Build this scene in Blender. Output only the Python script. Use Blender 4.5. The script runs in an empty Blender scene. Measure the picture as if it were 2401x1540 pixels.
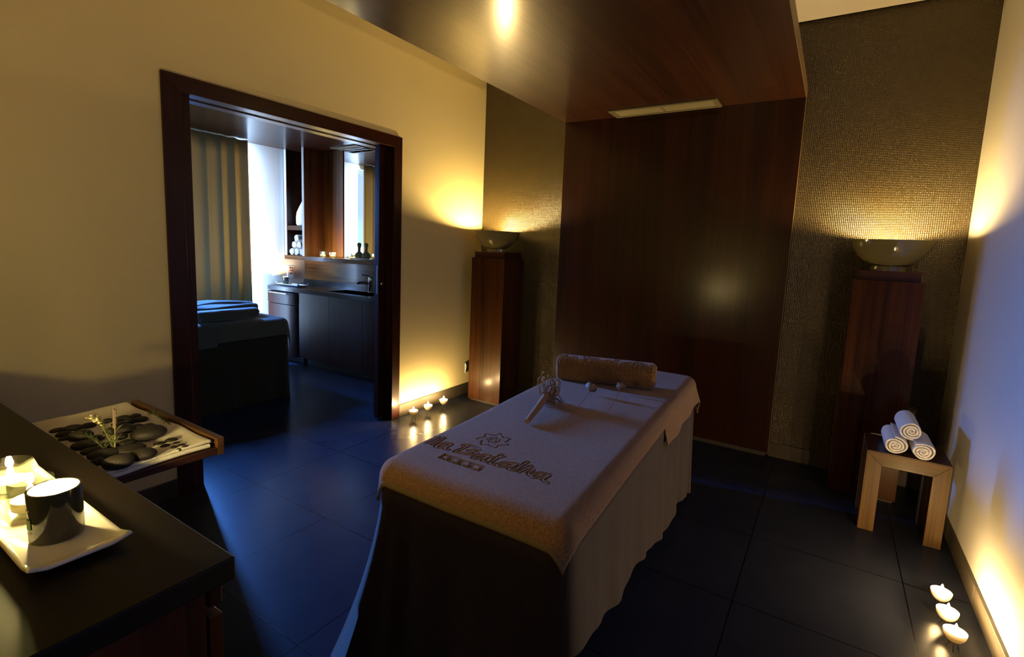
import bpy, bmesh, math, random
import numpy as np
from mathutils import Vector, Matrix, Euler

random.seed(7)
rng = np.random.default_rng(7)
S = bpy.context.scene
COL = S.collection
PI = math.pi

# ------------------------------------------------------------------ camera
YAW, PITCH, ROLL, FPX, CYPX, CAM_H = -.5635, .1253, .0409, 1178.74, 727.32, 1.38
_f = Vector((math.sin(YAW) * math.cos(PITCH), math.cos(YAW) * math.cos(PITCH), -math.sin(PITCH)))
_r = Vector((math.cos(YAW), -math.sin(YAW), 0))
_u = _r.cross(_f)
_r2 = _r * math.cos(ROLL) + _u * math.sin(ROLL)
_u2 = -_r * math.sin(ROLL) + _u * math.cos(ROLL)
cam_data = bpy.data.cameras.new('camera')
cam = bpy.data.objects.new('camera', cam_data)
COL.objects.link(cam)
cam.matrix_world = Matrix(((_r2.x, _u2.x, -_f.x, 0), (_r2.y, _u2.y, -_f.y, 0), (_r2.z, _u2.z, -_f.z, CAM_H), (0, 0, 0, 1)))
cam_data.sensor_width = 36
cam_data.sensor_fit = 'HORIZONTAL'
cam_data.lens = FPX / 2401 * 36
cam_data.shift_y = -(770 - CYPX) / 2401
cam_data.clip_start = .02
cam_data.clip_end = 60
S.camera = cam

# ------------------------------------------------------------------ world, exposure
S.view_settings.view_transform = 'Standard'
S.view_settings.look = 'None'
S.view_settings.exposure = 0
S.view_settings.gamma = 1
S.view_settings.use_curve_mapping = False
S.cycles.use_denoising = True
S.cycles.max_bounces = 8
S.cycles.diffuse_bounces = 4
S.cycles.glossy_bounces = 4
S.cycles.transmission_bounces = 6
S.cycles.transparent_max_bounces = 8
S.cycles.caustics_reflective = False
S.cycles.caustics_refractive = False
S.cycles.sample_clamp_indirect = 6
wd = bpy.data.worlds.new('sky')
S.world = wd
wd.use_nodes = True
wd.node_tree.nodes['Background'].inputs[0].default_value = (.42, .6, 1, 1)
wd.node_tree.nodes['Background'].inputs[1].default_value = 1.5

def area(name, loc, direction, sx, sy, power, color, spread=180):
    d = bpy.data.lights.new(name, 'AREA')
    d.shape = 'RECTANGLE'
    d.size, d.size_y = sx, sy
    d.energy = power
    d.color = color
    d.spread = math.radians(spread)
    o = bpy.data.objects.new(name, d)
    COL.objects.link(o)
    o.location = loc
    o.rotation_euler = Vector(direction).to_track_quat('-Z', 'Y').to_euler()
    return o

SKY = (.08, .29, 1.0)
# daylight: through the slit between the two curtains of the next room's window, and round the curtain's far edge
area('daylight_slit', (-5.65, 2.185, 1.60), (1, -.05, -.95), .32, 1.15, 780, SKY, 120)
area('daylight_edge', (-5.262, 2.96, 1.3), (-.7, 1, 0), .05, 2.0, 36, (.40, .62, 1.0), 150)

WARM = (1.0, .66, .27)
FLAME_L = 3600
BULB_L = 2100

# ------------------------------------------------------------------ materials
def mat(name):
    m = bpy.data.materials.new(name)
    m.use_nodes = True
    nt = m.node_tree
    return m, nt, nt.nodes['Principled BSDF']

def N(nt, kind, **kw):
    n = nt.nodes.new(kind)
    for k, v in kw.items():
        if isinstance(k, str) and hasattr(n, k):
            setattr(n, k, v)
    return n

def simple(name, col, rough=.5, metal=0, spec=.5, coat=0, noise=0, nscale=30, bump=0, bscale=200):
    m, nt, b = mat(name)
    b.inputs['Base Color'].default_value = (*col, 1)
    b.inputs['Roughness'].default_value = rough
    b.inputs['Metallic'].default_value = metal
    b.inputs['Specular IOR Level'].default_value = spec
    b.inputs['Coat Weight'].default_value = coat
    tc = N(nt, 'ShaderNodeTexCoord')
    if noise:
        n = N(nt, 'ShaderNodeTexNoise')
        n.inputs['Scale'].default_value = nscale
        n.inputs['Detail'].default_value = 4
        nt.links.new(tc.outputs['Object'], n.inputs['Vector'])
        mx = N(nt, 'ShaderNodeMix', data_type='RGBA')
        mx.inputs[6].default_value = (*[c * (1 - noise) for c in col], 1)
        mx.inputs[7].default_value = (*[min(1, c * (1 + noise)) for c in col], 1)
        nt.links.new(n.outputs['Fac'], mx.inputs[0])
        nt.links.new(mx.outputs[2], b.inputs['Base Color'])
    if bump:
        n = N(nt, 'ShaderNodeTexNoise')
        n.inputs['Scale'].default_value = bscale
        n.inputs['Detail'].default_value = 3
        nt.links.new(tc.outputs['Object'], n.inputs['Vector'])
        bp = N(nt, 'ShaderNodeBump')
        bp.inputs['Strength'].default_value = bump
        bp.inputs['Distance'].default_value = .004
        nt.links.new(n.outputs['Fac'], bp.inputs['Height'])
        nt.links.new(bp.outputs[0], b.inputs['Normal'])
    return m

def wood(name, dark, light, axis='z', scale=1.0, rough=.32, coat=.25, bump=.12, coatrough=.25, spec=.2):
    """veneer with the grain running along the given axis"""
    m, nt, b = mat(name)
    tc = N(nt, 'ShaderNodeTexCoord')
    mp = N(nt, 'ShaderNodeMapping')
    k = {'x': (1.2, 60, 60), 'y': (60, 1.2, 60), 'z': (60, 60, 1.2)}[axis]
    mp.inputs['Scale'].default_value = [c * scale for c in k]
    nt.links.new(tc.outputs['Object'], mp.inputs['Vector'])
    n1 = N(nt, 'ShaderNodeTexNoise')
    n1.inputs['Scale'].default_value = 1
    n1.inputs['Detail'].default_value = 5
    n1.inputs['Roughness'].default_value = .65
    n1.inputs['Distortion'].default_value = .6
    nt.links.new(mp.outputs[0], n1.inputs['Vector'])
    mp2 = N(nt, 'ShaderNodeMapping')
    mp2.inputs['Scale'].default_value = [c * scale * .16 for c in k]
    nt.links.new(tc.outputs['Object'], mp2.inputs['Vector'])
    n2 = N(nt, 'ShaderNodeTexNoise')
    n2.inputs['Scale'].default_value = 1
    n2.inputs['Detail'].default_value = 3
    nt.links.new(mp2.outputs[0], n2.inputs['Vector'])
    add = N(nt, 'ShaderNodeMath', operation='ADD')
    nt.links.new(n1.outputs['Fac'], add.inputs[0])
    nt.links.new(n2.outputs['Fac'], add.inputs[1])
    rmp = N(nt, 'ShaderNodeValToRGB')
    rmp.color_ramp.elements[0].position = .37
    rmp.color_ramp.elements[1].position = .62
    rmp.color_ramp.elements[0].color = (*dark, 1)
    rmp.color_ramp.elements[1].color = (*light, 1)
    hf = N(nt, 'ShaderNodeMath', operation='MULTIPLY')
    hf.inputs[1].default_value = .5
    nt.links.new(add.outputs[0], hf.inputs[0])
    nt.links.new(hf.outputs[0], rmp.inputs[0])
    nt.links.new(rmp.outputs[0], b.inputs['Base Color'])
    b.inputs['Roughness'].default_value = rough
    b.inputs['Coat Weight'].default_value = coat
    b.inputs['Coat Roughness'].default_value = coatrough
    b.inputs['Specular IOR Level'].default_value = spec
    bp = N(nt, 'ShaderNodeBump')
    bp.inputs['Strength'].default_value = bump
    bp.inputs['Distance'].default_value = .002
    nt.links.new(n1.outputs['Fac'], bp.inputs['Height'])
    nt.links.new(bp.outputs[0], b.inputs['Normal'])
    return m

def terry(name, col, strength=1.0, scale=185):
    m, nt, b = mat(name)
    tc = N(nt, 'ShaderNodeTexCoord')
    n = N(nt, 'ShaderNodeTexNoise')
    n.inputs['Scale'].default_value = scale
    n.inputs['Detail'].default_value = 4
    n.inputs['Roughness'].default_value = .7
    nt.links.new(tc.outputs['Object'], n.inputs['Vector'])
    mx = N(nt, 'ShaderNodeMix', data_type='RGBA')
    lo, hi = (.58, 1.38) if max(col) < .5 else (.8, 1.1)
    mx.inputs[6].default_value = (*[c * lo for c in col], 1)
    mx.inputs[7].default_value = (*[min(1, c * hi) for c in col], 1)
    sp = N(nt, 'ShaderNodeMapRange')
    sp.inputs[1].default_value, sp.inputs[2].default_value = .34, .66
    nt.links.new(n.outputs['Fac'], sp.inputs[0])
    nt.links.new(sp.outputs[0], mx.inputs[0])
    nt.links.new(mx.outputs[2], b.inputs['Base Color'])
    b.inputs['Roughness'].default_value = .95
    b.inputs['Specular IOR Level'].default_value = .1
    b.inputs['Sheen Weight'].default_value = .35
    b.inputs['Sheen Roughness'].default_value = .5
    bp = N(nt, 'ShaderNodeBump')
    bp.inputs['Strength'].default_value = strength
    bp.inputs['Distance'].default_value = .005
    nt.links.new(n.outputs['Fac'], bp.inputs['Height'])
    nt.links.new(bp.outputs[0], b.inputs['Normal'])
    return m

def emit(name, col, strength):
    m = bpy.data.materials.new(name)
    m.use_nodes = True
    nt = m.node_tree
    nt.nodes.clear()
    e = N(nt, 'ShaderNodeEmission')
    e.inputs[0].default_value = (*col, 1)
    e.inputs[1].default_value = strength
    o = N(nt, 'ShaderNodeOutputMaterial')
    nt.links.new(e.outputs[0], o.inputs[0])
    return m

def translucent(name, col, fac=.5, rough=.3):
    """thin white porcelain / frosted glass that glows when a flame stands inside"""
    m, nt, b = mat(name)
    b.inputs['Base Color'].default_value = (*col, 1)
    b.inputs['Roughness'].default_value = rough
    t = N(nt, 'ShaderNodeBsdfTranslucent')
    t.inputs[0].default_value = (*col, 1)
    mx = N(nt, 'ShaderNodeMixShader')
    mx.inputs[0].default_value = fac
    nt.links.new(b.outputs[0], mx.inputs[1])
    nt.links.new(t.outputs[0], mx.inputs[2])
    nt.links.new(mx.outputs[0], nt.nodes['Material Output'].inputs[0])
    return m

def clear_glass(name, tint=(.9, .95, .9), fac=.14):
    m = bpy.data.materials.new(name)
    m.use_nodes = True
    nt = m.node_tree
    nt.nodes.clear()
    t = N(nt, 'ShaderNodeBsdfTransparent')
    t.inputs[0].default_value = (*tint, 1)
    g = N(nt, 'ShaderNodeBsdfGlossy')
    g.inputs[1].default_value = .03
    mx = N(nt, 'ShaderNodeMixShader')
    mx.inputs[0].default_value = fac
    o = N(nt, 'ShaderNodeOutputMaterial')
    nt.links.new(t.outputs[0], mx.inputs[1])
    nt.links.new(g.outputs[0], mx.inputs[2])
    nt.links.new(mx.outputs[0], o.inputs[0])
    return m

M = {}
M['paint'] = simple('cream_paint', (.80, .70, .37), .75, spec=.25, noise=.025, nscale=2.5, bump=.04, bscale=350)
M['ceiling'] = simple('ceiling_paint', (.88, .82, .70), .8, spec=.2)
M['far_paint'] = simple('far_white_paint', (.80, .78, .75), .7, spec=.2, noise=.02, nscale=2.5)
M['cabinet'] = wood('cabinet_veneer', (.045, .017, .0055), (.15, .066, .021), 'z', rough=.35, coat=.3, coatrough=.15)
M['cabinet_x'] = wood('cabinet_veneer_across', (.045, .017, .0055), (.17, .075, .024), 'x', rough=.32, coat=.25, coatrough=.12, spec=.1)
M['paint_white'] = simple('white_paint', (.52, .50, .46), .7, spec=.25, noise=.02, nscale=2.5, bump=.04, bscale=350)
WD, WL = (.017, .0048, .0020), (.060, .020, .0075)
M['wood_z'] = wood('walnut_upright', WD, WL, 'z')
M['wood_x'] = wood('walnut_across', WD, WL, 'x')
M['wood_y'] = wood('walnut_deep', WD, WL, 'y')
M['panel'] = wood('walnut_panel', (.011, .0022, .0008), (.028, .0062, .0021), 'z', rough=.5, coat=.6, coatrough=.2, bump=.16, spec=.1)
M['soffit'] = wood('walnut_soffit', (.015, .0040, .0016), (.045, .014, .005), 'y', rough=.45, coat=.6, coatrough=.2, bump=.22, spec=.15)
M['pillar'] = wood('walnut_pillar', (.018, .0048, .0012), (.072, .024, .006), 'z', scale=.9, rough=.36, coat=.2, spec=.1, coatrough=.2)
M['stool'] = wood('stool_wood', (.03, .0145, .003), (.10, .05, .0115), 'z', scale=1.4, rough=.5, coat=.06)
M['stool_x'] = wood('stool_wood_across', (.03, .0145, .003), (.10, .05, .0115), 'x', scale=1.4, rough=.5, coat=.06)
M['stool_top'] = wood('stool_top_wood', (.02, .007, .003), (.05, .017, .007), 'x', rough=.4)
M['casing'] = wood('casing_wood', (.016, .0032, .0014), (.040, .0085, .0035), 'z', rough=.38, coat=.12)
M['casing_y'] = wood('casing_wood_head', (.016, .0032, .0014), (.040, .0085, .0035), 'y', rough=.3, coat=.35)
M['black'] = simple('black_worktop', (.0055, .0036, .0024), .42, spec=.18, noise=.2, nscale=60)
M['black_stone'] = simple('dark_worktop', (.02, .018, .018), .22, spec=.5, noise=.2, nscale=60)
M['ceramic'] = simple('glazed_bowl', (.19, .165, .065), .08, spec=.6, coat=.6, noise=.04, nscale=8)
M['white_glaze'] = simple('white_glaze', (.82, .80, .74), .08, spec=.55, coat=.4)
M['mug'] = simple('dark_olive_glass', (.035, .036, .022), .12, spec=.6, coat=.5)
M['mug_in'] = simple('candle_jar_lining', (.75, .68, .5), .4)
M['wax'] = translucent('wax', (.95, .86, .62), .5, .5)
M['porcelain'] = translucent('thin_porcelain', (.97, .92, .82), .75)
M['frost'] = translucent('frosted_glass', (.95, .88, .7), .6)
M['flame'] = emit('flame', WARM, FLAME_L)
M['bulb'] = emit('bulb', (1.0, .68, .27), BULB_L)
M['wick'] = simple('wick', (.02, .015, .01), .9)
M['glass'] = clear_glass('clear_glass')
M['pane'] = clear_glass('window_glass', (.97, .98, 1), .06)
M['steel'] = simple('steel', (.62, .62, .6), .25, metal=1)
M['chrome'] = simple('chrome', (.75, .75, .75), .08, metal=1)
M['vent'] = simple('vent_metal', (.20, .175, .105), .45, metal=.0, spec=.5)
M['vent_frame'] = simple('vent_frame_metal', (.13, .115, .065), .45, spec=.4)
M['vent_dark'] = simple('vent_shadow', (.02, .018, .015), .8)
M['towel'] = terry('taupe_terry', (.22, .108, .034))
M['towel_head'] = terry('taupe_terry_head', (.195, .098, .032))
M['cover'] = terry('brown_velour', (.023, .0105, .0014), .35, 160)
M['white_terry'] = terry('white_terry', (.80, .78, .74), .8, 260)
M['cream_terry'] = terry('cream_terry', (.95, .89, .74), .7, 300)
M['robe'] = terry('grey_terry', (.075, .055, .036), .6, 300)
M['curtain'] = simple('curtain_cloth', (.74, .58, .28), .9, spec=.1, bump=.1, bscale=500)
M['stone'] = simple('basalt', (.017, .0145, .0125), .62, spec=.4, noise=.35, nscale=60, bump=.25, bscale=260)
M['leaf'] = simple('herb_leaf', (.10, .13, .045), .6)
M['leaf_dark'] = simple('herb_leaf_dark', (.045, .06, .022), .65)
M['stem'] = simple('herb_stem', (.16, .14, .06), .7)
M['petal'] = simple('pale_petal', (.80, .74, .48), .6)
M['lavender'] = simple('lavender_bud', (.18, .13, .10), .8)
M['dried'] = simple('dried_stalk', (.27, .155, .085), .6, noise=.2, nscale=80)
M['dried_pale'] = simple('dried_petal', (.21, .135, .085), .6)
M['mirror'] = simple('mirror_silver', (.92, .93, .93), .02, metal=1)
M['white_plastic'] = simple('white_plastic', (.8, .79, .75), .35)
M['dark_plastic'] = simple('dark_plastic', (.05, .045, .04), .35)
M['red'] = simple('red_plastic', (.6, .05, .03), .4)
M['vase'] = simple('white_vase', (.9, .9, .9), .3)
M['compress'] = simple('muslin_compress', (.16, .16, .08), .85, noise=.2, nscale=60)
M['rail'] = wood('rail_wood', (.06, .026, .007), (.14, .068, .02), 'x', rough=.4, coat=.1)
M['board'] = wood('board_wood', (.03, .012, .006), (.07, .028, .013), 'y', rough=.4)
M['edge_band'] = simple('edge_band', (.13, .085, .035), .5)
M['label_green'] = simple('label_green', (.16, .30, .05), .5)
M['label_gold'] = simple('label_gold', (.55, .40, .12), .4)

# floor tiles: a real grid of 0.601 x 0.566 m slate tiles with grooves
def tile_floor():
    m, nt, b = mat('slate_tiles')
    tc = N(nt, 'ShaderNodeTexCoord')
    sx = N(nt, 'ShaderNodeSeparateXYZ')
    nt.links.new(tc.outputs['Object'], sx.inputs[0])
    def line(out, off, size):
        a = N(nt, 'ShaderNodeMath', operation='SUBTRACT'); a.inputs[1].default_value = off
        nt.links.new(out, a.inputs[0])
        d = N(nt, 'ShaderNodeMath', operation='DIVIDE'); d.inputs[1].default_value = size
        nt.links.new(a.outputs[0], d.inputs[0])
        f = N(nt, 'ShaderNodeMath', operation='PINGPONG'); f.inputs[1].default_value = .5
        nt.links.new(d.outputs[0], f.inputs[0])
        c = N(nt, 'ShaderNodeMath', operation='LESS_THAN'); c.inputs[1].default_value = .0023 / size
        nt.links.new(f.outputs[0], c.inputs[0])
        return c.outputs[0]
    lx = line(sx.outputs[0], -2.6128, .6010)
    ly = line(sx.outputs[1], .9512, .5663)
    g = N(nt, 'ShaderNodeMath', operation='MAXIMUM')
    nt.links.new(lx, g.inputs[0]); nt.links.new(ly, g.inputs[1])
    n = N(nt, 'ShaderNodeTexNoise'); n.inputs['Scale'].default_value = 7; n.inputs['Detail'].default_value = 5
    nt.links.new(tc.outputs['Object'], n.inputs['Vector'])
    mx = N(nt, 'ShaderNodeMix', data_type='RGBA')
    mx.inputs[6].default_value = (.0125, .0150, .027, 1)
    mx.inputs[7].default_value = (.020, .0235, .039, 1)
    nt.links.new(n.outputs['Fac'], mx.inputs[0])
    mg = N(nt, 'ShaderNodeMix', data_type='RGBA')
    mg.inputs[7].default_value = (.0015, .0013, .001, 1)
    nt.links.new(g.outputs[0], mg.inputs[0]); nt.links.new(mx.outputs[2], mg.inputs[6])
    nt.links.new(mg.outputs[2], b.inputs['Base Color'])
    b.inputs['Roughness'].default_value = .27
    b.inputs['Specular IOR Level'].default_value = .07
    n2 = N(nt, 'ShaderNodeTexNoise'); n2.inputs['Scale'].default_value = 60; n2.inputs['Detail'].default_value = 3
    nt.links.new(tc.outputs['Object'], n2.inputs['Vector'])
    hm = N(nt, 'ShaderNodeMath', operation='MULTIPLY'); hm.inputs[1].default_value = -3.0
    nt.links.new(g.outputs[0], hm.inputs[0])
    ha = N(nt, 'ShaderNodeMath', operation='ADD')
    nt.links.new(hm.outputs[0], ha.inputs[0]); nt.links.new(n2.outputs['Fac'], ha.inputs[1])
    bp = N(nt, 'ShaderNodeBump'); bp.inputs['Strength'].default_value = .18; bp.inputs['Distance'].default_value = .001
    nt.links.new(ha.outputs[0], bp.inputs['Height']); nt.links.new(bp.outputs[0], b.inputs['Normal'])
    return m
M['tile'] = tile_floor()
M['skirting'] = simple('skirting_tile', (.055, .045, .032), .4, noise=.12, nscale=20)

def wallpaper():
    m, nt, b = mat('woven_wallpaper')
    tc = N(nt, 'ShaderNodeTexCoord')
    def wave(rot_axis, scale):
        w = N(nt, 'ShaderNodeTexWave', wave_type='BANDS', bands_direction=rot_axis)
        w.inputs['Scale'].default_value = scale
        w.inputs['Distortion'].default_value = 1.0
        w.inputs['Detail'].default_value = 2
        w.inputs['Detail Scale'].default_value = 6
        nt.links.new(tc.outputs['Object'], w.inputs['Vector'])
        return w
    wx, wz = wave('X', 31), wave('Z', 31)
    ad = N(nt, 'ShaderNodeMath', operation='ADD')
    nt.links.new(wx.outputs['Fac'], ad.inputs[0]); nt.links.new(wz.outputs['Fac'], ad.inputs[1])
    mx = N(nt, 'ShaderNodeMix', data_type='RGBA')
    mx.inputs[6].default_value = (.030, .0195, .0035, 1)
    mx.inputs[7].default_value = (.060, .039, .0075, 1)
    h = N(nt, 'ShaderNodeMath', operation='MULTIPLY'); h.inputs[1].default_value = .5
    nt.links.new(ad.outputs[0], h.inputs[0]); nt.links.new(h.outputs[0], mx.inputs[0])
    nt.links.new(mx.outputs[2], b.inputs['Base Color'])
    b.inputs['Roughness'].default_value = .33
    b.inputs['Specular IOR Level'].default_value = .75
    bp = N(nt, 'ShaderNodeBump'); bp.inputs['Strength'].default_value = .55; bp.inputs['Distance'].default_value = .003
    nt.links.new(ad.outputs[0], bp.inputs['Height']); nt.links.new(bp.outputs[0], b.inputs['Normal'])
    return m
M['wallpaper'] = wallpaper()

def lin(a, b, n):
    return [a + (b - a) * i / (n - 1) for i in range(n)]

# ------------------------------------------------------------------ mesh helpers
class MB:
    """collects shapes in world coordinates; build() links them as one mesh object"""
    def __init__(self):
        self.bm = bmesh.new()
    def _take(self, t):
        me = bpy.data.meshes.new('t')
        t.to_mesh(me); t.free()
        self.bm.from_mesh(me)
        bpy.data.meshes.remove(me)
        return self
    def box(self, x0, x1, y0, y1, z0, z1, bevel=0.0, seg=2, rot=None):
        t = bmesh.new()
        bmesh.ops.create_cube(t, size=1)
        cx, cy, cz = (x0 + x1) / 2, (y0 + y1) / 2, (z0 + z1) / 2
        for v in t.verts:
            v.co = Vector((v.co.x * (x1 - x0), v.co.y * (y1 - y0), v.co.z * (z1 - z0)))
        if bevel:
            bmesh.ops.bevel(t, geom=t.edges[:], offset=bevel, segments=seg, profile=.5, affect='EDGES')
        for v in t.verts:
            if rot is not None:
                v.co = Matrix.Rotation(rot, 3, 'Z') @ v.co
            v.co += Vector((cx, cy, cz))
        return self._take(t)
    def lathe(self, prof, c, n=32, axis=None, cap=True):
        """prof: list of (r, z); r=0 closes"""
        t = bmesh.new()
        rings = []
        for r, z in prof:
            if r < 1e-6:
                rings.append([t.verts.new((0, 0, z))])
            else:
                rings.append([t.verts.new((r * math.cos(2 * PI * i / n), r * math.sin(2 * PI * i / n), z)) for i in range(n)])
        for a, b in zip(rings[:-1], rings[1:]):
            for i in range(n):
                j = (i + 1) % n
                if len(a) == 1 and len(b) == 1: continue
                if len(a) == 1: t.faces.new((a[0], b[j], b[i]))
                elif len(b) == 1: t.faces.new((a[i], a[j], b[0]))
                else: t.faces.new((a[i], a[j], b[j], b[i]))
        if axis is not None:
            q = Vector((0, 0, 1)).rotation_difference(Vector(axis).normalized()).to_matrix()
            for v in t.verts: v.co = q @ v.co
        for v in t.verts: v.co += Vector(c)
        bmesh.ops.recalc_face_normals(t, faces=t.faces[:])
        return self._take(t)
    def tube(self, pts, rad, n=8):
        pts = [Vector(p) for p in pts]
        if not hasattr(rad, '__len__'): rad = [rad] * len(pts)
        t = bmesh.new()
        rings = []
        up = Vector((0.13, .21, 1)).normalized()
        for i, p in enumerate(pts):
            d = (pts[min(i + 1, len(pts) - 1)] - pts[max(i - 1, 0)])
            if d.length < 1e-9: d = Vector((0, 0, 1))
            d.normalize()
            a = d.cross(up)
            if a.length < .05: a = d.cross(Vector((1, 0, 0)))
            a.normalize(); b = d.cross(a)
            rings.append([t.verts.new(p + rad[i] * (a * math.cos(2 * PI * k / n) + b * math.sin(2 * PI * k / n))) for k in range(n)])
        for A, B in zip(rings[:-1], rings[1:]):
            for k in range(n):
                t.faces.new((A[k], A[(k + 1) % n], B[(k + 1) % n], B[k]))
        t.faces.new(rings[0]); t.faces.new(rings[-1])
        bmesh.ops.recalc_face_normals(t, faces=t.faces[:])
        return self._take(t)
    def ellipsoid(self, c, A, B, C, rotz=0, seg=20, rings=12, lump=0, rot=None):
        t = bmesh.new()
        bmesh.ops.create_uvsphere(t, u_segments=seg, v_segments=rings, radius=1)
        ph = random.uniform(0, 6)
        for v in t.verts:
            f = 1 + lump * math.sin(2.1 * v.co.x + ph) * math.cos(1.7 * v.co.y - ph)
            v.co = Vector((v.co.x * A * f, v.co.y * B * f, v.co.z * C))
            v.co = (rot @ v.co) if rot is not None else Matrix.Rotation(rotz, 3, 'Z') @ v.co
            v.co += Vector(c)
        return self._take(t)
    def prism(self, outline, z0, z1, bevel=0):
        """outline: closed list of (x, y), extruded in z"""
        t = bmesh.new()
        a = [t.verts.new((x, y, z0)) for x, y in outline]
        b = [t.verts.new((x, y, z1)) for x, y in outline]
        n = len(a)
        t.faces.new(a[::-1]); t.faces.new(b)
        for i in range(n):
            t.faces.new((a[i], a[(i + 1) % n], b[(i + 1) % n], b[i]))
        bmesh.ops.recalc_face_normals(t, faces=t.faces[:])
        if bevel:
            es = [e for e in t.edges if abs(e.verts[0].co.z - e.verts[1].co.z) < 1e-6]
            bmesh.ops.bevel(t, geom=es, offset=bevel, segments=2, profile=.5, affect='EDGES')
        return self._take(t)
    def grid(self, P):
        """P: array (n, m, 3)"""
        n, m = P.shape[:2]
        t = bmesh.new()
        vs = [[t.verts.new(P[i, j]) for j in range(m)] for i in range(n)]
        for i in range(n - 1):
            for j in range(m - 1):
                t.faces.new((vs[i][j], vs[i + 1][j], vs[i + 1][j + 1], vs[i][j + 1]))
        return self._take(t)
    def quad(self, *ps):
        t = bmesh.new()
        t.faces.new([t.verts.new(p) for p in ps])
        return self._take(t)
    def build(self, name, material, parent=None, loc=None, smooth=False, angle=40):
        off = Vector((0, 0, 0))
        p = parent
        while p is not None:
            off += p.location
            p = p.parent
        if loc is not None: off = Vector(loc)
        for v in self.bm.verts: v.co -= off
        me = bpy.data.meshes.new(name)
        self.bm.to_mesh(me); self.bm.free()
        me.materials.append(material)
        if smooth:
            me.polygons.foreach_set('use_smooth', [True] * len(me.polygons))
            if angle < 180:
                me.set_sharp_from_angle(angle=math.radians(angle))
        o = bpy.data.objects.new(name, me)
        COL.objects.link(o)
        if parent is not None: o.parent = parent
        else: o.location = off
        return o

def tag(o, label=None, cat=None, group=None, kind=None):
    if label: o['label'] = label
    if cat: o['category'] = cat
    if group: o['group'] = group
    if kind: o['kind'] = kind
    return o

def thing(name, loc, label=None, cat=None, group=None, kind=None):
    o = bpy.data.objects.new(name, None)
    o.empty_display_size = .05
    COL.objects.link(o)
    o.location = loc
    return tag(o, label, cat, group, kind)

def copy_tree(o, parent=None):
    c = o.copy()
    COL.objects.link(c)
    c.parent = parent
    for ch in [x for x in bpy.data.objects if x.parent == o]:
        copy_tree(ch, c)
    return c

def structure(o):
    o['kind'] = 'structure'
    return o

# ------------------------------------------------------------------ the room
XA, XR, YB, ZC = -2.80, .63, 3.85, 2.875     # left wall, right wall, back wall, ceiling
XW, YW = -5.315, 3.79                        # next room: window wall, back wall
X2 = -2.985                                  # next room's face of the dividing wall
YF = -.24                                    # wall behind the counter

b = MB(); b.box(XW - .2, XR + .3, -1.7, 4.1, -.1, 0)
structure(b.build('floor', M['tile'], loc=(0, 0, 0)))

b = MB(); b.box(XW - .2, XR + .2, -1.7, YB - .018, ZC, ZC + .06); b.box(XW - .2, XR + .2, -1.7, 4.1, ZC + .061, ZC + .12)
structure(b.build('ceiling', M['ceiling'], loc=(0, 0, ZC)))

# left wall with the door opening (0.1 m wider than the clear door)
b = MB()
b.box(X2, XA, -1.5, 1.25, 0, ZC); b.box(X2, XA, 2.75, 4.0, 0, ZC); b.box(X2, XA, 1.25, 2.75, 2.10, ZC)
structure(b.build('wall_left', M['paint'], loc=(XA, 0, 0)))
b = MB(); b.box(XA - .1, XR + .2, YB, YB + .15, 0, ZC + .06)
structure(b.build('wall_back', M['wallpaper'], loc=(0, YB, 0)))
b = MB(); b.box(XR, XR + .15, -1.6, YB, 0, ZC)
structure(b.build('wall_right', M['paint_white'], loc=(XR, 0, 0)))
b = MB(); b.box(XA, -.70, YF - .15, YF, 0, ZC); b.box(-.78, -.70, -1.5, YF - .1, 0, ZC); b.box(-.78, XR, -1.6, -1.45, 0, ZC)
structure(b.build('wall_front', M['paint'], loc=(0, YF, 0)))

# skirting
b = MB(); b.box(XA, XA + .012, 2.80, YB - .012, 0, .10, .002)
structure(b.build('baseboard_left', M['skirting'], loc=(XA, 0, 0)))
b = MB(); b.box(XA, -1.957, YB - .012, YB, 0, .10, .002); b.box(-.257, XR, YB - .012, YB, 0, .10, .002)
structure(b.build('baseboard_back', M['skirting'], loc=(0, YB, 0)))
b = MB()
for y0, y1 in ((-1.45, .38), (.383, .948), (.951, 1.514), (1.518, 2.081), (2.084, 2.648), (2.651, 3.214), (3.217, 3.838)):
    b.box(XR - .013, XR, y0, y1, 0, .085, .0015)
structure(b.build('baseboard_right', M['skirting'], loc=(XR, 0, 0)))
b = MB(); b.box(XA, XA + .012, .45, 1.2, 0, .10, .002)
structure(b.build('baseboard_front', M['skirting'], loc=(XA, 0, 0)))

# dropped wooden ceiling and the panel that comes down the back wall
SX0, SX1, SZ, PY = -1.957, -.257, 2.40, 3.80
b = MB()
b.box(SX0, SX1, -.2, 3.5175, SZ, SZ + .07); b.box(SX0, SX1, 3.5195, PY + .05, SZ, SZ + .07)
b.box(SX0 + .3, SX1 - .3, -.2, PY, SZ + .07, ZC)
trim1 = structure(b.build('trim_1', M['soffit'], loc=(SX0, 0, SZ)))
b = MB(); b.box(SX1, SX1 + .004, -.2, PY + .05, SZ - .001, SZ + .071)
structure(b.build('edge_band', M['edge_band'], trim1))
b = MB(); b.box(SX0, SX1, PY, YB, .035, SZ)
trim2 = structure(b.build('trim_2', M['panel'], loc=(SX0, PY, 0)))
b = MB(); b.box(SX1, SX1 + .003, PY - .001, YB, .035, SZ)
structure(b.build('edge_band', M['edge_band'], trim2))
b = MB(); b.box(SX0 + .02, SX1 - .02, PY + .02, YB, 0, .035)
structure(b.build('toe_kick', M['dark_plastic'], trim2))

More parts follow.
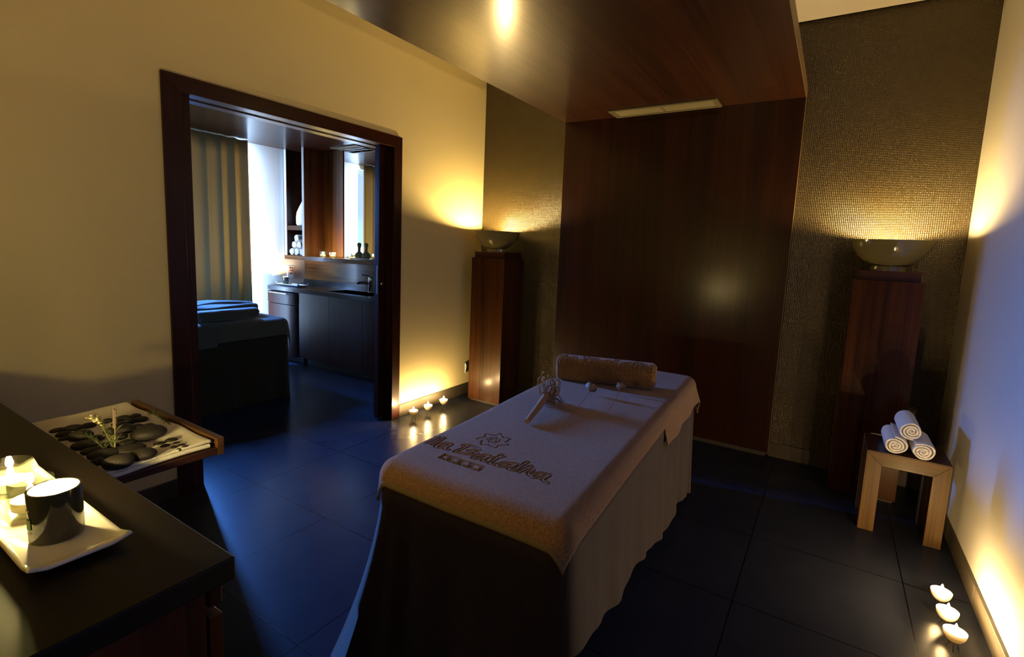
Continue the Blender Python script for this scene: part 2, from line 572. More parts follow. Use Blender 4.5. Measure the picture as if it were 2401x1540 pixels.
# air vent in the dropped ceiling
def vent(loc, x0, x1, y0, y1, z, label):
    t = thing('air_vent', loc, label, 'vent')
    b = MB(); w = .03
    b.box(x0, x1, y0, y0 + w, z - .012, z, .002); b.box(x0, x1, y1 - w, y1, z - .012, z, .002)
    b.box(x0, x0 + w, y0 + w, y1 - w, z - .012, z, .002); b.box(x1 - w, x1, y0 + w, y1 - w, z - .012, z, .002)
    b.build('frame', M['vent_frame'], t)
    b = MB(); b.box(x0 + w, x1 - w, y0 + w, y1 - w, z - .0015, z - .0005)
    b.build('backing', M['vent_dark'], t)
    n = 7
    for i in range(n):
        y = y0 + w + (y1 - y0 - 2 * w) * (i + .5) / n
        b = MB()
        bw = (y1 - y0 - 2 * w) / n * .30
        b.quad((x0 + w, y - bw, z - .002), (x1 - w, y - bw, z - .002), (x1 - w, y + bw, z - .008), (x0 + w, y + bw, z - .008))
        b.quad((x0 + w, y - bw, z - .0032), (x1 - w, y - bw, z - .0032), (x1 - w, y + bw, z - .0092), (x0 + w, y + bw, z - .0092))
        b.build('slat', M['vent'], t)
    xm = (x0 + x1) / 2
    b = MB(); b.box(xm - .004, xm + .004, y0 + w, y1 - w, z - .009, z - .002)
    b.build('divider', M['vent_frame'], t)
    return t
vent((-1.13, 3.685, SZ), -1.51, -.755, 3.585, 3.785, SZ, 'long pale air vent set in the dark wooden ceiling above the back panel')

# ------------------------------------------------------------------ doorway
dr = thing('door_1', (XA, 2.0, 0), kind='structure')
# mitred casing: left leg, head, right leg
Z1, Z0, YL0, YL1, YR0, YR1 = 2.148, 2.068, 1.20, 1.284, 2.712, 2.792
def casing(poly, name):
    b = MB()
    t = bmesh.new()
    f = [t.verts.new((XA, y, z)) for y, z in poly]
    g = [t.verts.new((XA + .018, y, z)) for y, z in poly]
    n = len(f)
    t.faces.new(f); t.faces.new(g[::-1])
    for i in range(n): t.faces.new((f[i], g[i], g[(i + 1) % n], f[(i + 1) % n]))
    bmesh.ops.recalc_face_normals(t, faces=t.faces[:])
    bmesh.ops.bevel(t, geom=t.edges[:], offset=.0012, segments=1, affect='EDGES')
    b._take(t)
    structure(b.build(name, M['casing_y'] if name == 'casing_head' else M['casing'], dr))
casing([(YL0, 0), (YL1, 0), (YL1, Z0), (YL0, Z1)], 'casing_side')
casing([(YR0, 0), (YR1, 0), (YR1, Z1), (YR0, Z0)], 'casing_side')
casing([(YL0, Z1), (YL1, Z0), (YR0, Z0), (YR1, Z1)], 'casing_head')
b = MB()
b.box(X2, XA - .002, 1.25, YL1, 0, 2.10); b.box(X2 + .004, -2.832, YL1, 1.345, 0, 2.07)
structure(b.build('jamb_left', M['casing'], dr))
b = MB()
b.box(-2.862, XA - .002, YR0, 2.75, 0, 2.10); b.box(X2, -2.912, YR0, 2.75, 0, 2.10)
structure(b.build('jamb_right', M['casing'], dr))
b = MB()
b.box(-2.862, XA - .002, YL1, YR0, 2.068, 2.10); b.box(X2, -2.912, YL1, YR0, 2.068, 2.10)
structure(b.build('head_lining', M['casing_y'], dr))
b = MB(); b.box(-2.909, -2.9, YL1, YR0, 2.073, 2.095); b.box(-2.875, -2.866, YL1, YR0, 2.073, 2.095); b.box(-2.91, -2.865, YL1, YR0, 2.094, 2.099)
structure(b.build('sliding_track', M['steel'], dr))

leaf = thing('door_2', (-2.886, 3.0, 0), kind='structure')
b = MB(); b.box(-2.904, -2.868, 2.648, 3.4, .012, 2.072, .002)
lf = structure(b.build('door_leaf', M['casing'], leaf))
b = MB(); b.box(-2.893, -2.879, 2.6465, 2.649, .985, 1.2, .001)
b.box(-2.890, -2.882, 2.6455, 2.647, 1.11, 1.17)
structure(b.build('strike_plate', M['steel'], lf))
b = MB(); b.lathe([(0, .006), (.013, .006), (.016, .004), (.016, 0)], (-2.868, 2.68, 1.06), 20, axis=(1, 0, 0))
b.box(-2.8615, -2.8605, 2.6785, 2.6815, 1.055, 1.065)
structure(b.build('round_lock', M['chrome'], lf, smooth=True))

# ------------------------------------------------------------------ candles, lamps
def flame_mesh(b, c, r=.005, h=.022):
    b.lathe([(0, 0), (r * .8, h * .12), (r, h * .32), (r * .75, h * .6), (r * .3, h * .85), (0, h)], c, 8)

def tealight(loc, label, group, cat='candle'):
    """white porcelain half-bowl on a small clear stem, burning"""
    x, y = loc
    t = thing('tealight_bowl', (x, y, 0), label, cat, group)
    z0 = .030
    R, h, th = .035, .042, .003
    pr = [(0, z0)] + [(R * math.sin(a), z0 + h * (1 - math.cos(a))) for a in lin(.2, PI / 2, 9)]
    pin = [(max(0, r - th), z + th * .7) for r, z in pr[::-1]]
    pin[0] = (R - th, z0 + h)
    pin[-1] = (0, z0 + th)
    b = MB(); b.lathe(pr + pin, (x, y, 0), 28)
    b.build('bowl', M['porcelain'], t, smooth=True, angle=60)
    b = MB(); b.lathe([(0, z0 + .033), (.030, z0 + .033), (.0305, z0 + .031), (.028, z0 + .022), (.020, z0 + .012), (0, z0 + .006)], (x, y, 0), 24)
    b.build('wax', M['wax'], t, smooth=True, angle=60)
    b = MB(); b.tube([(x, y, z0 + .031), (x, y, z0 + .049)], .0008, 6)
    b.build('wick', M['wick'], t)
    b = MB(); flame_mesh(b, (x, y, z0 + .046), .006, .026)
    b.build('flame', M['flame'], t, smooth=True)
    b = MB()
    for k in range(3):
        a = 2 * PI * k / 3 + .4
        b.tube([(x + .009 * math.cos(a), y + .009 * math.sin(a), z0 + .003), (x + .02 * math.cos(a), y + .02 * math.sin(a), .001)], .0018, 6)
    b.build('stand', M['steel'], t)
    return t

G = 'tealights on the floor by the doorway'
tealight((-2.672, 2.838), 'lit white tealight bowl on the floor right beside the door casing', G)
tealight((-2.672, 3.008), 'lit white tealight bowl on the floor, middle one between doorway and left pedestal', G)
tealight((-2.675, 3.205), 'lit white tealight bowl on the floor nearest the left wooden pedestal', G)
G = 'tealights on the floor by the white wall'
tealight((.500, 2.545), 'lit white tealight bowl on the floor nearest the towel stool', G)
tealight((.500, 2.412), 'lit white tealight bowl by the white wall, middle one of three', G)
tealight((.503, 2.285), 'lit white tealight bowl by the white wall, farthest from the towel stool', G)

def pedestal(x0, x1, y0, y1, label):
    t = thing('pedestal', ((x0 + x1) / 2, (y0 + y1) / 2, 0), label, 'pedestal')
    b = MB(); b.box(x0, x1, y0, y1, .012, 1.275, .0015)
    b.build('shaft', M['pillar'], t)
    b = MB(); b.box(x0 + .012, x1 - .012, y0 + .012, y1 - .004, 0, .0125)
    b.build('plinth', M['dark_plastic'], t)
    b = MB(); b.box(x0 + .02, x1 - .02, y0 + .016, y1 - .006, 1.275, 1.33, .0015)
    b.build('cap', M['wood_x'], t)
    return t
pedestal(-2.668, -2.328, 3.535, 3.832, 'tall square dark wooden pedestal in the left back corner, lit by floor tealights')
pedestal(.105, .433, 3.515, 3.832, 'tall square dark wooden pedestal in the right back corner behind the stool')

def bowl_lamp(cx, cy, label, bulb_y=0):
    t = thing('bowl_lamp', (cx, cy, 1.33), label, 'lamp')
    R, zb, zr = .2, 1.358, 1.505
    pz = [0, .02, .05, .10, .18, .33, .5, .67, .85, 1]
    pq = [.36, .41, .47, .55, .635, .75, .84, .91, .965, 1]
    pr = [(R * float(np.interp(k, pz, pq)), zb + (zr - zb) * k) for k in [0, .01, .03, .06, .1, .16, .24, .33, .43, .54, .66, .78, .9, .97, 1]]
    out = [(0, zb)] + pr
    inn = [(max(r - .007, .001), z + (.006 if z < zr - .01 else 0)) for r, z in pr[::-1]] + [(0, zb + .007)]
    b = MB(); b.lathe(out + inn, (cx, cy, 0), 56)
    b.build('bowl', M['ceramic'], t, smooth=True, angle=70)
    b = MB(); b.lathe([(0, 1.358), (.086, 1.358), (.088, 1.345), (.088, 1.33), (0, 1.33)], (cx, cy, 0), 40)
    b.build('foot_ring', M['ceramic'], t, smooth=True)
    b = MB(); b.lathe([(0, 1.40), (.016, 1.40), (.018, 1.365), (.018, 1.362), (0, 1.362)], (cx, cy + bulb_y, 0), 16)
    b.build('lamp_holder', M['dark_plastic'], t, smooth=True)
    b = MB(); b.lathe([(0, 1.398), (.012, 1.40), (.017, 1.425), (.0175, 1.45), (.014, 1.472), (.006, 1.483), (0, 1.485)], (cx, cy + bulb_y, 0), 12)
    b.build('bulb', M['bulb'], t, smooth=True)
    return t
bowl_lamp(-2.484, 3.64, 'glazed olive bowl uplight glowing on the left pedestal')
bowl_lamp(.267, 3.64, 'glazed olive bowl uplight glowing on the right pedestal')

# socket beside the left pedestal
t = thing('wall_socket', (XA, 3.62, .25), 'small dark wall socket with bright edge beside the left pedestal', 'socket')
b = MB(); b.box(XA, XA + .010, 3.645, 3.725, .205, .292, .003); b.build('plate', M['dark_plastic'], t)
b = MB(); b.box(XA + .0095, XA + .012, 3.66, 3.71, .225, .275, .001); b.build('insert', M['mug'], t)
b = MB(); b.box(XA, XA + .012, 3.640, 3.645, .205, .292, .001); b.build('edge_frame', M['steel'], t)

# ------------------------------------------------------------------ massage table (this room)
TO = Vector((-.87, 2.0, 0))
TU, TV = Vector((1, 0, 0)), Vector((-.061, .998, 0))
ZT = .695

def wrap(ds, dt, R, flare):
    """cloth over a rounded edge: (out along s, out along t, drop)"""
    d = (np.abs(ds) ** 1.5 + np.abs(dt) ** 1.5) ** (1 / 1.5)
    hyp = np.hypot(ds, dt) + 1e-12
    q = R * PI / 2
    off = np.where(d < q, R * np.sin(np.minimum(d, q) / R), R + flare * (d - q))
    drop = np.where(d < q, R * (1 - np.cos(np.minimum(d, q) / R)), R + (d - q))
    off = np.where(d > 0, off, 0)
    return off * ds / hyp, off * dt / hyp, np.where(d > 0, drop, 0)

def cloth(s, t, a0, a1, b0, b1, z, R=.06, flare=.05, lift=0, wav=.006, origin=TO, U=TU, V=TV, h=None, seed=0):
    """s, t: 1-D cloth coordinates; returns grid points in world"""
    Sg, Tg = np.meshgrid(s, t, indexing='ij')
    sc = np.clip(Sg, a0, a1); tc = np.clip(Tg, b0, b1)
    ds, dt = Sg - sc, Tg - tc
    os_, ot, dr = wrap(ds, dt, R, flare)
    hang = np.clip((dr - R) / .12, 0, 1)
    # gentle folds on the hanging part
    w1 = wav * hang * np.sin(Tg * 21 + seed) * (np.abs(ds) > 0) * np.sign(ds)
    w2 = wav * hang * np.sin(Sg * 17 + 1.3 + seed) * (np.abs(dt) > 0) * np.sign(dt)
    u = sc + os_ + w1; v = tc + ot + w2
    zz = z - dr + lift + .0018 * np.sin(Sg * 13 + seed) * np.cos(Tg * 7 + seed) * (1 - hang)
    if h is not None: zz = zz + h * (1 - np.clip(dr / R, 0, 1))
    P = np.stack([origin.x + u * U.x + v * V.x, origin.y + u * U.y + v * V.y, zz], -1)
    return P

# --- the raised lettering, flower and star panel woven into the towels
STROKES = [
    [(-0.3406, -0.7617), (-0.3384, -0.7299), (-0.3335, -0.7003), (-0.3143, -0.6759)],
    [(-0.3406, -0.7617), (-0.3541, -0.7396), (-0.3703, -0.7073)],
    [(-0.3113, -0.707), (-0.3119, -0.7328), (-0.3146, -0.754)],
    [(-0.3101, -0.6884), (-0.3101, -0.6862)],
    [(-0.2865, -0.6845), (-0.2866, -0.7208), (-0.2867, -0.7523)],
    [(-0.2645, -0.6788), (-0.2634, -0.7152), (-0.262, -0.7507)],
    [(-0.212, -0.7061), (-0.2386, -0.7194), (-0.2446, -0.7511), (-0.2338, -0.7575), (-0.2203, -0.7427), (-0.2142, -0.718)],
    [(-0.212, -0.7061), (-0.2109, -0.7423), (-0.2074, -0.7514), (-0.1928, -0.7496)],
    [(-0.1577, -0.6856), (-0.1618, -0.7217), (-0.1662, -0.7488)],
    [(-0.1743, -0.6893), (-0.1503, -0.6766), (-0.109, -0.684), (-0.1181, -0.6999), (-0.1347, -0.7143)],
    [(-0.1347, -0.7143), (-0.1114, -0.7097), (-0.0968, -0.7157), (-0.1147, -0.7353), (-0.1662, -0.7488)],
    [(-0.0528, -0.7063), (-0.0818, -0.7188), (-0.0919, -0.7476), (-0.083, -0.7512), (-0.0674, -0.7366), (-0.0578, -0.7162)],
    [(-0.0528, -0.7063), (-0.0558, -0.7387), (-0.0532, -0.7485), (-0.0412, -0.7478)],
    [(-0.0239, -0.6774), (-0.024, -0.718), (-0.0246, -0.7504), (-0.0075, -0.7503)],
    [(-0.0449, -0.7127), (-0.0282, -0.7032), (-0.0114, -0.6816)],
    [(0.0512, -0.7056), (0.0131, -0.7225), (0.0005, -0.7477), (0.0104, -0.7538), (0.0313, -0.7411), (0.0439, -0.7178)],
    [(0.0512, -0.7056), (0.0453, -0.7407), (0.0485, -0.7503), (0.0602, -0.7503)],
    [(0.0721, -0.67), (0.0685, -0.7069), (0.0666, -0.7493)],
    [(0.0955, -0.6898), (0.0891, -0.7192), (0.0834, -0.7486)],
    [(0.0862, -0.7349), (0.0943, -0.7073), (0.1126, -0.7073), (0.1106, -0.7381), (0.1253, -0.749)],
    [(0.1706, -0.7096), (0.1399, -0.7166), (0.1256, -0.7452), (0.1349, -0.7547), (0.1534, -0.7436), (0.1645, -0.7218)],
    [(0.1706, -0.7096), (0.1662, -0.7432), (0.1686, -0.7524), (0.1866, -0.7587)],
]
def catmull(p, n=7):
    p = [np.array(q, float) for q in p]
    if len(p) == 2: return p
    out = []
    q = [2 * p[0] - p[1]] + p + [2 * p[-1] - p[-2]]
    for i in range(1, len(q) - 2):
        for k in range(n):
            t = k / n
            out.append(.5 * (2 * q[i] + (q[i + 1] - q[i - 1]) * t + (2 * q[i - 1] - 5 * q[i] + 4 * q[i + 1] - q[i + 2]) * t * t + (3 * q[i] - q[i - 1] - 3 * q[i + 1] + q[i + 2]) * t ** 3))
    out.append(p[-1])
    return out
def dist_strokes(X, Y, strokes):
    d = np.full(X.shape, 9.0)
    for s in strokes:
        c = catmull(s)
        for p, q in zip(c[:-1], c[1:]):
            e = q - p
            L = max(e @ e, 1e-12)
            k = np.clip(((X - p[0]) * e[0] + (Y - p[1]) * e[1]) / L, 0, 1)
            d = np.minimum(d, np.hypot(X - p[0] - k * e[0], Y - p[1] - k * e[1]))
    return d
def groove(d, hw, w=.0022):
    return np.exp(-((d - hw) / w) ** 2)
def star_d(X, Y, cx, cy, r):
    x, y = X - cx, Y - cy
    rr = np.hypot(x, y); a = np.arctan2(x, y)
    a = np.abs((a + PI / 5) % (2 * PI / 5) - PI / 5)
    # edge from (r,0 deg) to (.45r, 36 deg)
    p = np.array([0, r]); q = np.array([.45 * r * math.sin(PI / 5), .45 * r * math.cos(PI / 5)])
    px, py = rr * np.sin(a), rr * np.cos(a)
    nx, ny = (q - p)[1], -(q - p)[0]
    L = math.hypot(nx, ny)
    return -((px - p[0]) * nx + (py - p[1]) * ny) / L
def emblem(X, Y, depth=.0050):
    """height of the woven relief in towel coordinates"""
    h = -depth * groove(dist_strokes(X, Y, STROKES), .0058)
    # flower above the words
    x, y = X + .109, Y + .590
    r, a = np.hypot(x, y), np.arctan2(y, x)
    R = .052 * (1 + .16 * np.cos(7 * a + .6) + .05 * np.cos(14 * a))
    h -= depth * groove(r - R, 0, .0020)
    R2 = .021 * (1 + .18 * np.cos(7 * a + .6))
    h -= depth * .8 * groove(r - R2, 0, .0018)
    R3 = .010 * (1 + .1 * np.cos(9 * a))
    h -= depth * .7 * groove(r - R3, 0, .0015)
    spoke = np.abs(np.sin(3.5 * a + .3)) * r
    h -= depth * .5 * np.exp(-(spoke / .0016) ** 2) * ((r > .024) & (r < .034))
    # star panel
    inside = np.minimum(np.minimum(X + .185, -.0195 - X), np.minimum(Y + .8205, -.7785 - Y))
    rec = np.clip(inside / .0018, 0, 1)
    hs = np.zeros_like(X)
    for k in range(4):
        sd = star_d(X, Y, -.185 + .1655 * (k + .5) / 4, -.8, .0165)
        hs = np.maximum(hs, np.clip(-sd / .0018 + .5, 0, 1))
    h -= depth * .95 * rec * (1 - hs * .95)
    return h

AW, B0, B1 = .285, -.895, .89        # half width / near / far where the rounding begins
# cover that hides the table down to the floor
mt = thing('massage_table', (TO.x, TO.y, 0), 'near massage table under a brown velour cover reaching the floor', 'massage table')
R0 = .055
def cover_points(n_side=240, nz=28, a0=-AW, a1=AW, b0=B0, b1=B1, origin=TO, U=TU, V=TV, ztop=ZT, R=R0, hem=None, flare=.03):
    # perimeter of the rounded table top, then down to the hem
    per = []
    for i in range(n_side):
        a = 2 * PI * i / n_side
        per.append(a)
    out = []
    hw, hl = (a1 - a0) / 2 + R, (b1 - b0) / 2 + R
    cu, cv = (a0 + a1) / 2, (b0 + b1) / 2
    rc = .06
    # walk the rounded rectangle by arc length
    segs = [(hw - rc, 'r'), (hl - rc, 't')]
    P = []
    Lx, Ly, arc = 2 * (hw - rc), 2 * (hl - rc), PI / 2 * rc
    tot = 2 * Lx + 2 * Ly + 4 * arc
    for i in range(n_side):
        s = tot * i / n_side
        if s < Ly: p, n = (hw, -(hl - rc) + s), (1, 0)
        elif s < Ly + arc:
            a = (s - Ly) / rc; p, n = (hw - rc + rc * math.cos(a), hl - rc + rc * math.sin(a)), (math.cos(a), math.sin(a))
        elif s < Ly + arc + Lx: p, n = (hw - rc - (s - Ly - arc), hl), (0, 1)
        elif s < Ly + 2 * arc + Lx:
            a = PI / 2 + (s - Ly - arc - Lx) / rc; p, n = (-hw + rc + rc * math.cos(a), hl - rc + rc * math.sin(a)), (math.cos(a), math.sin(a))
        elif s < 2 * Ly + 2 * arc + Lx: p, n = (-hw, hl - rc - (s - Ly - 2 * arc - Lx)), (-1, 0)
        elif s < 2 * Ly + 3 * arc + Lx:
            a = PI + (s - 2 * Ly - 2 * arc - Lx) / rc; p, n = (-hw + rc + rc * math.cos(a), -hl + rc + rc * math.sin(a)), (math.cos(a), math.sin(a))
        elif s < 2 * Ly + 3 * arc + 2 * Lx: p, n = (-hw + rc + (s - 2 * Ly - 3 * arc - Lx), -hl), (0, -1)
        else:
            a = 1.5 * PI + (s - 2 * Ly - 3 * arc - 2 * Lx) / rc; p, n = (hw - rc + rc * math.cos(a), -hl + rc + rc * math.sin(a)), (math.cos(a), math.sin(a))
        P.append((p, n, s / tot))
    return P, cu, cv
def skirt_cover(name, parent, origin, U, V, ztop, a0, a1, b0, b1, hemf, foldamp, material, flaref):
    P, cu, cv = cover_points(a0=a0, a1=a1, b0=b0, b1=b1)
    nz = 26
    G = np.zeros((len(P) + 1, nz, 3))
    for i in range(len(P) + 1):
        (p, n, k) = P[i % len(P)]
        zh = hemf(p, n)
        for j in range(nz):
            f = max(0, j - 1) / (nz - 2)
            z = ztop - .055 - (ztop - .055 - zh) * f
            if j == 0: z = ztop - .028
            wob = -.034 if j == 0 else foldamp * f * (math.sin(k * 2 * PI * 17) + .6 * math.sin(k * 2 * PI * 31 + 1)) + flaref(p, n) * f ** 1.6
            u, v = cu + p[0] + n[0] * wob, cv + p[1] + n[1] * wob
            G[i, j] = (origin.x + u * U.x + v * V.x, origin.y + u * U.y + v * V.y, z)
    b = MB(); b.grid(G)
    # closed top
    t = bmesh.new()
    t.faces.new([t.verts.new(G[i, 0]) for i in range(len(P))])
    b._take(t)
    bmesh.ops.remove_doubles(b.bm, verts=b.bm.verts[:], dist=.0005)
    bmesh.ops.recalc_face_normals(b.bm, faces=b.bm.faces[:])
    o = b.build(name, material, parent, smooth=True, angle=60)
    return o
HV = [-2, -.85, -.7, -.5, -.27, -.09, .23, .36, .54, .80, .93, 2]
HZ = [.345, .345, .30, .255, .252, .20, .118, .113, .118, .05, .004, .004]
def hem_here(p, n):
    # the cover reaches the floor except along the right side, where its hem swings up towards the near end
    u, v = p
    if n[0] > .05:
        return .004 + (float(np.interp(v, HV, HZ)) - .004) * min(1, n[0] * 1.6)
    if n[1] < -.3:
        return .004 + .30 * max(0, min(1, (u - .0) / .30)) ** 1.5
    return .004
def flare_here(p, n):
    u, v = p
    f = 0.02
    if u < -.2 and v < -.7: f += .16 * min(1, (-.7 - v) / .2) * (1 if n[0] < -.2 else .5)
    return f
skirt_cover('cover', mt, TO, TU, TV, ZT - .006, -AW, AW, B0, B1, hem_here, .006, M['cover'], flare_here)
b = MB()
for sx in (-1, 1):
    for vy in (-.8, .8):
        c = TO + TU * (sx * .24) + TV * vy
        b.box(c.x - .03, c.x + .03, c.y - .03, c.y + .03, 0, .55)
b.box(TO.x - .25, TO.x + .25, TO.y - .8, TO.y + .8, .55, .66)
b.build('base_frame', M['dark_plastic'], mt)

def solid(o, th=.007):
    m = o.modifiers.new('thickness', 'SOLIDIFY')
    m.thickness = th
    m.offset = -1
    return o

# large body towel with woven emblem
s = np.concatenate([np.arange(-.395, -.36, .006), np.arange(-.36, .20, .0021), np.arange(.20, .376, .006)])
t_ = np.concatenate([np.arange(-1.003, -.835, .006), np.arange(-.835, -.53, .0021), np.arange(-.53, .305, .009)])
Sg, Tg = np.meshgrid(s, t_, indexing='ij')
H = np.zeros_like(Sg)
sub = (Tg > -.84) & (Tg < -.52) & (Sg < .21)
H[sub] = emblem(Sg[sub], Tg[sub])
H += .0012 * np.sin(Sg * 40) * np.sin(Tg * 33) * 0
P = cloth(s, t_, -AW, AW, B0, 2, ZT + .008, R=.062, flare=.10, wav=.006, h=H)
b = MB(); b.grid(P)
bt = b.build('body_towel', M['towel'], loc=(TO.x, TO.y, ZT), smooth=True, angle=180)
solid(bt, .006)
tag(bt, 'large taupe terry towel with woven words, flower and stars spread over the near massage table', 'towel')
# flat woven border band along the hem
def hem_band(parent, s, t, axis, lo, hi, material, **kw):
    b = MB()
    Pb = cloth(s, t, **kw)
    b.grid(Pb)
    return b.build('hem_border', material, parent, smooth=True, angle=180)
M['hem'] = simple('flat_hem', (.17, .12, .05), .8, spec=.2, bump=.2, bscale=300)
o = hem_band(bt, s, lin(-1.004, -.988, 4), 't', 0, 0, M['hem'], a0=-AW, a1=AW, b0=B0, b1=2, z=ZT + .0095, R=.0635, flare=.10, wav=.006)
solid(o, .008)

# second towel under it at the head end
s2 = lin(-.42, .445, 120); t2 = lin(.10, 1.05, 120)
P = cloth(s2, t2, -AW, AW, B0, B1, ZT + .001, R=.058, flare=.32, wav=.008, seed=2)
b = MB(); b.grid(P)
ht = b.build('head_towel', M['towel_head'], loc=(TO.x, TO.y + .6, ZT), smooth=True, angle=180)
solid(ht, .005)
tag(ht, 'plain taupe towel draped over the far head end of the near massage table', 'towel')

# --- rolled / folded towel bolster with the same emblem
def bolster():
    c0 = TO + TU * (-.047) + TV * .425
    ang = math.atan2(.11, .47)
    ax = (TU * math.cos(ang) + TV * math.sin(ang)).normalized()          # along the roll
    dp = Vector((-ax.y, ax.x, 0))                                         # away from viewer
    L, hx, hz = .50, .062, .064
    nl, nc = 250, 190
    zc = ZT + .002 + hz
    G = np.zeros((nl, nc, 3)); W = np.zeros((nl, nc)); Xc = np.zeros((nl, nc))
    angs = lin(0, 2 * PI, nc)
    prof = []
    for a in angs:
        ca, sa = math.cos(a), math.sin(a)
        prof.append((hx * np.sign(ca) * abs(ca) ** .62, hz * np.sign(sa) * abs(sa) ** .62))
    prof = np.array(prof)
    arc = np.concatenate([[0], np.cumsum(np.hypot(*np.diff(prof, axis=0).T))])
    i_front = int(np.argmin(np.abs(np.array(angs) - PI)))                                # viewer side, mid height
    w = arc[i_front] - arc                                                # + = up the front face
    l = lin(-L / 2, L / 2, nl)
    # emblem squeezed to the roll: words along the top of the face, stars mid face
    Xe, We = np.meshgrid(l, w, indexing='ij')
    X = Xe * .92 - .075
    Y = -.7545 + (We - .018) * .80
    h = np.zeros_like(X)
    msk = (We > -.06) & (We < .12)
    d = dist_strokes(X[msk], Y[msk], STROKES)
    hh = -.0055 * groove(d, .0058, .0028)
    inside = np.minimum(.058 - np.abs(Xe[msk] - .0), .0165 - np.abs(We[msk] + .006))
    rec = np.clip(inside / .002, 0, 1)
    st = np.zeros_like(hh)
    for k in range(4):
        sd = star_d(Xe[msk], We[msk], -.042 + .028 * k, -.006, .011)
        st = np.maximum(st, np.clip(-sd / .002 + .5, 0, 1))
    hh = np.where(inside > -.002, 0, hh) - .0045 * rec * (1 - st)
    h[msk] = hh
    for i in range(nl):
        e = min(i, nl - 1 - i) / nl
        k = 1 - .22 * max(0, 1 - e / .03) ** 2
        bow = .006 * math.sin(l[i] * 9)
        for j in range(nc):
            pr = prof[j] * k
            nrm = prof[j] / (np.hypot(*prof[j]) + 1e-9)
            q = pr + nrm * h[i, j]
            p = c0 + ax * l[i] + dp * (q[0] + bow)
            G[i, j] = (p.x, p.y, zc + q[1])
    b = MB(); b.grid(G)
    o = b.build('rolled_towel', M['towel'], loc=(c0.x, c0.y, ZT), smooth=True, angle=180)
    tag(o, 'thick rolled taupe towel with woven words and stars at the head of the near table', 'towel')
    # spiral ends
    for sgn in (-1, 1):
        b = MB()
        pts = []
        for q in lin(0, 1, 90):
            a = q * 2 * PI * 2.6
            r = 1 - .86 * q
            pr = np.array((hx * .80 * np.sign(math.cos(a)) * abs(math.cos(a)) ** .7, hz * .80 * np.sign(math.sin(a)) * abs(math.sin(a)) ** .7)) * r
            p = c0 + ax * (sgn * (L / 2 - .004)) + dp * pr[0]
            pts.append((p.x, p.y, zc + pr[1]))
        b.tube(pts, .0085, 8)
        b.build('rolled_edge', M['towel'], o, smooth=True)
bolster()

# ---- dried flowers on the towel
def tp(u, v, z):
    p = TO + TU * u + TV * v
    return Vector((p.x, p.y, z))
ZS = ZT + .012
def dried_bunch():
    base = tp(-.085, -.385, ZS)
    t = thing('dried_bunch', base, 'thick dried stalk with a head of curling split strands on the near massage table', 'dried flower')
    tip = tp(-.135, -.10, ZS + .022)
    b = MB()
    pts = [base + (tip - base) * k + Vector((.004 * math.sin(k * 3), 0, .011 + .008 * k + .004 * math.sin(k * PI))) for k in lin(0, 1, 12)]
    b.tube(pts, [.010, .011, .0115, .012, .0125, .013, .0135, .014, .0145, .015, .0155, .015], 12)
    b.build('stalk', M['dried'], t, smooth=True)
    rr = random.Random(3)
    d0 = (tip - base).normalized()
    for k in range(62):
        b = MB()
        # main direction fans out from the stalk tip
        az = rr.uniform(-.75, .95); el = rr.uniform(-.1, .55)
        d = (Matrix.Rotation(-az, 3, 'Z') @ d0)
        d = Vector((d.x, d.y, math.tan(el) * .7)).normalized()
        L = rr.uniform(.07, .20)
        p = tip - d0 * rr.uniform(0, .07) + Vector((rr.uniform(-.010, .010), rr.uniform(-.010, .010), rr.uniform(.004, .016)))
        side = d.cross(Vector((0, 0, 1))); side = side.normalized() if side.length > .01 else Vector((1, 0, 0))
        curl = rr.choice((-1, 1)) * rr.uniform(2.2, 5.2)
        pts, rad = [], []
        n = 18
        th = 0
        for i in range(n):
            f = i / (n - 1)
            pts.append(p.copy()); rad.append(.0034 * (1 - .5 * f))
            th += curl / n * (f ** 1.1) * 2.4
            axis = (side + Vector((0, 0, rr.uniform(-.1, .1)))).normalized()
            dd = Matrix.Rotation(th, 3, axis) @ d
            p = p + dd * (L / n) + Vector((0, 0, -.0006))
            if p.z < ZS + .003: p.z = ZS + .003
        b.tube(pts, rad, 6)
        b.build('strand', M['dried'], t, smooth=True)
dried_bunch()
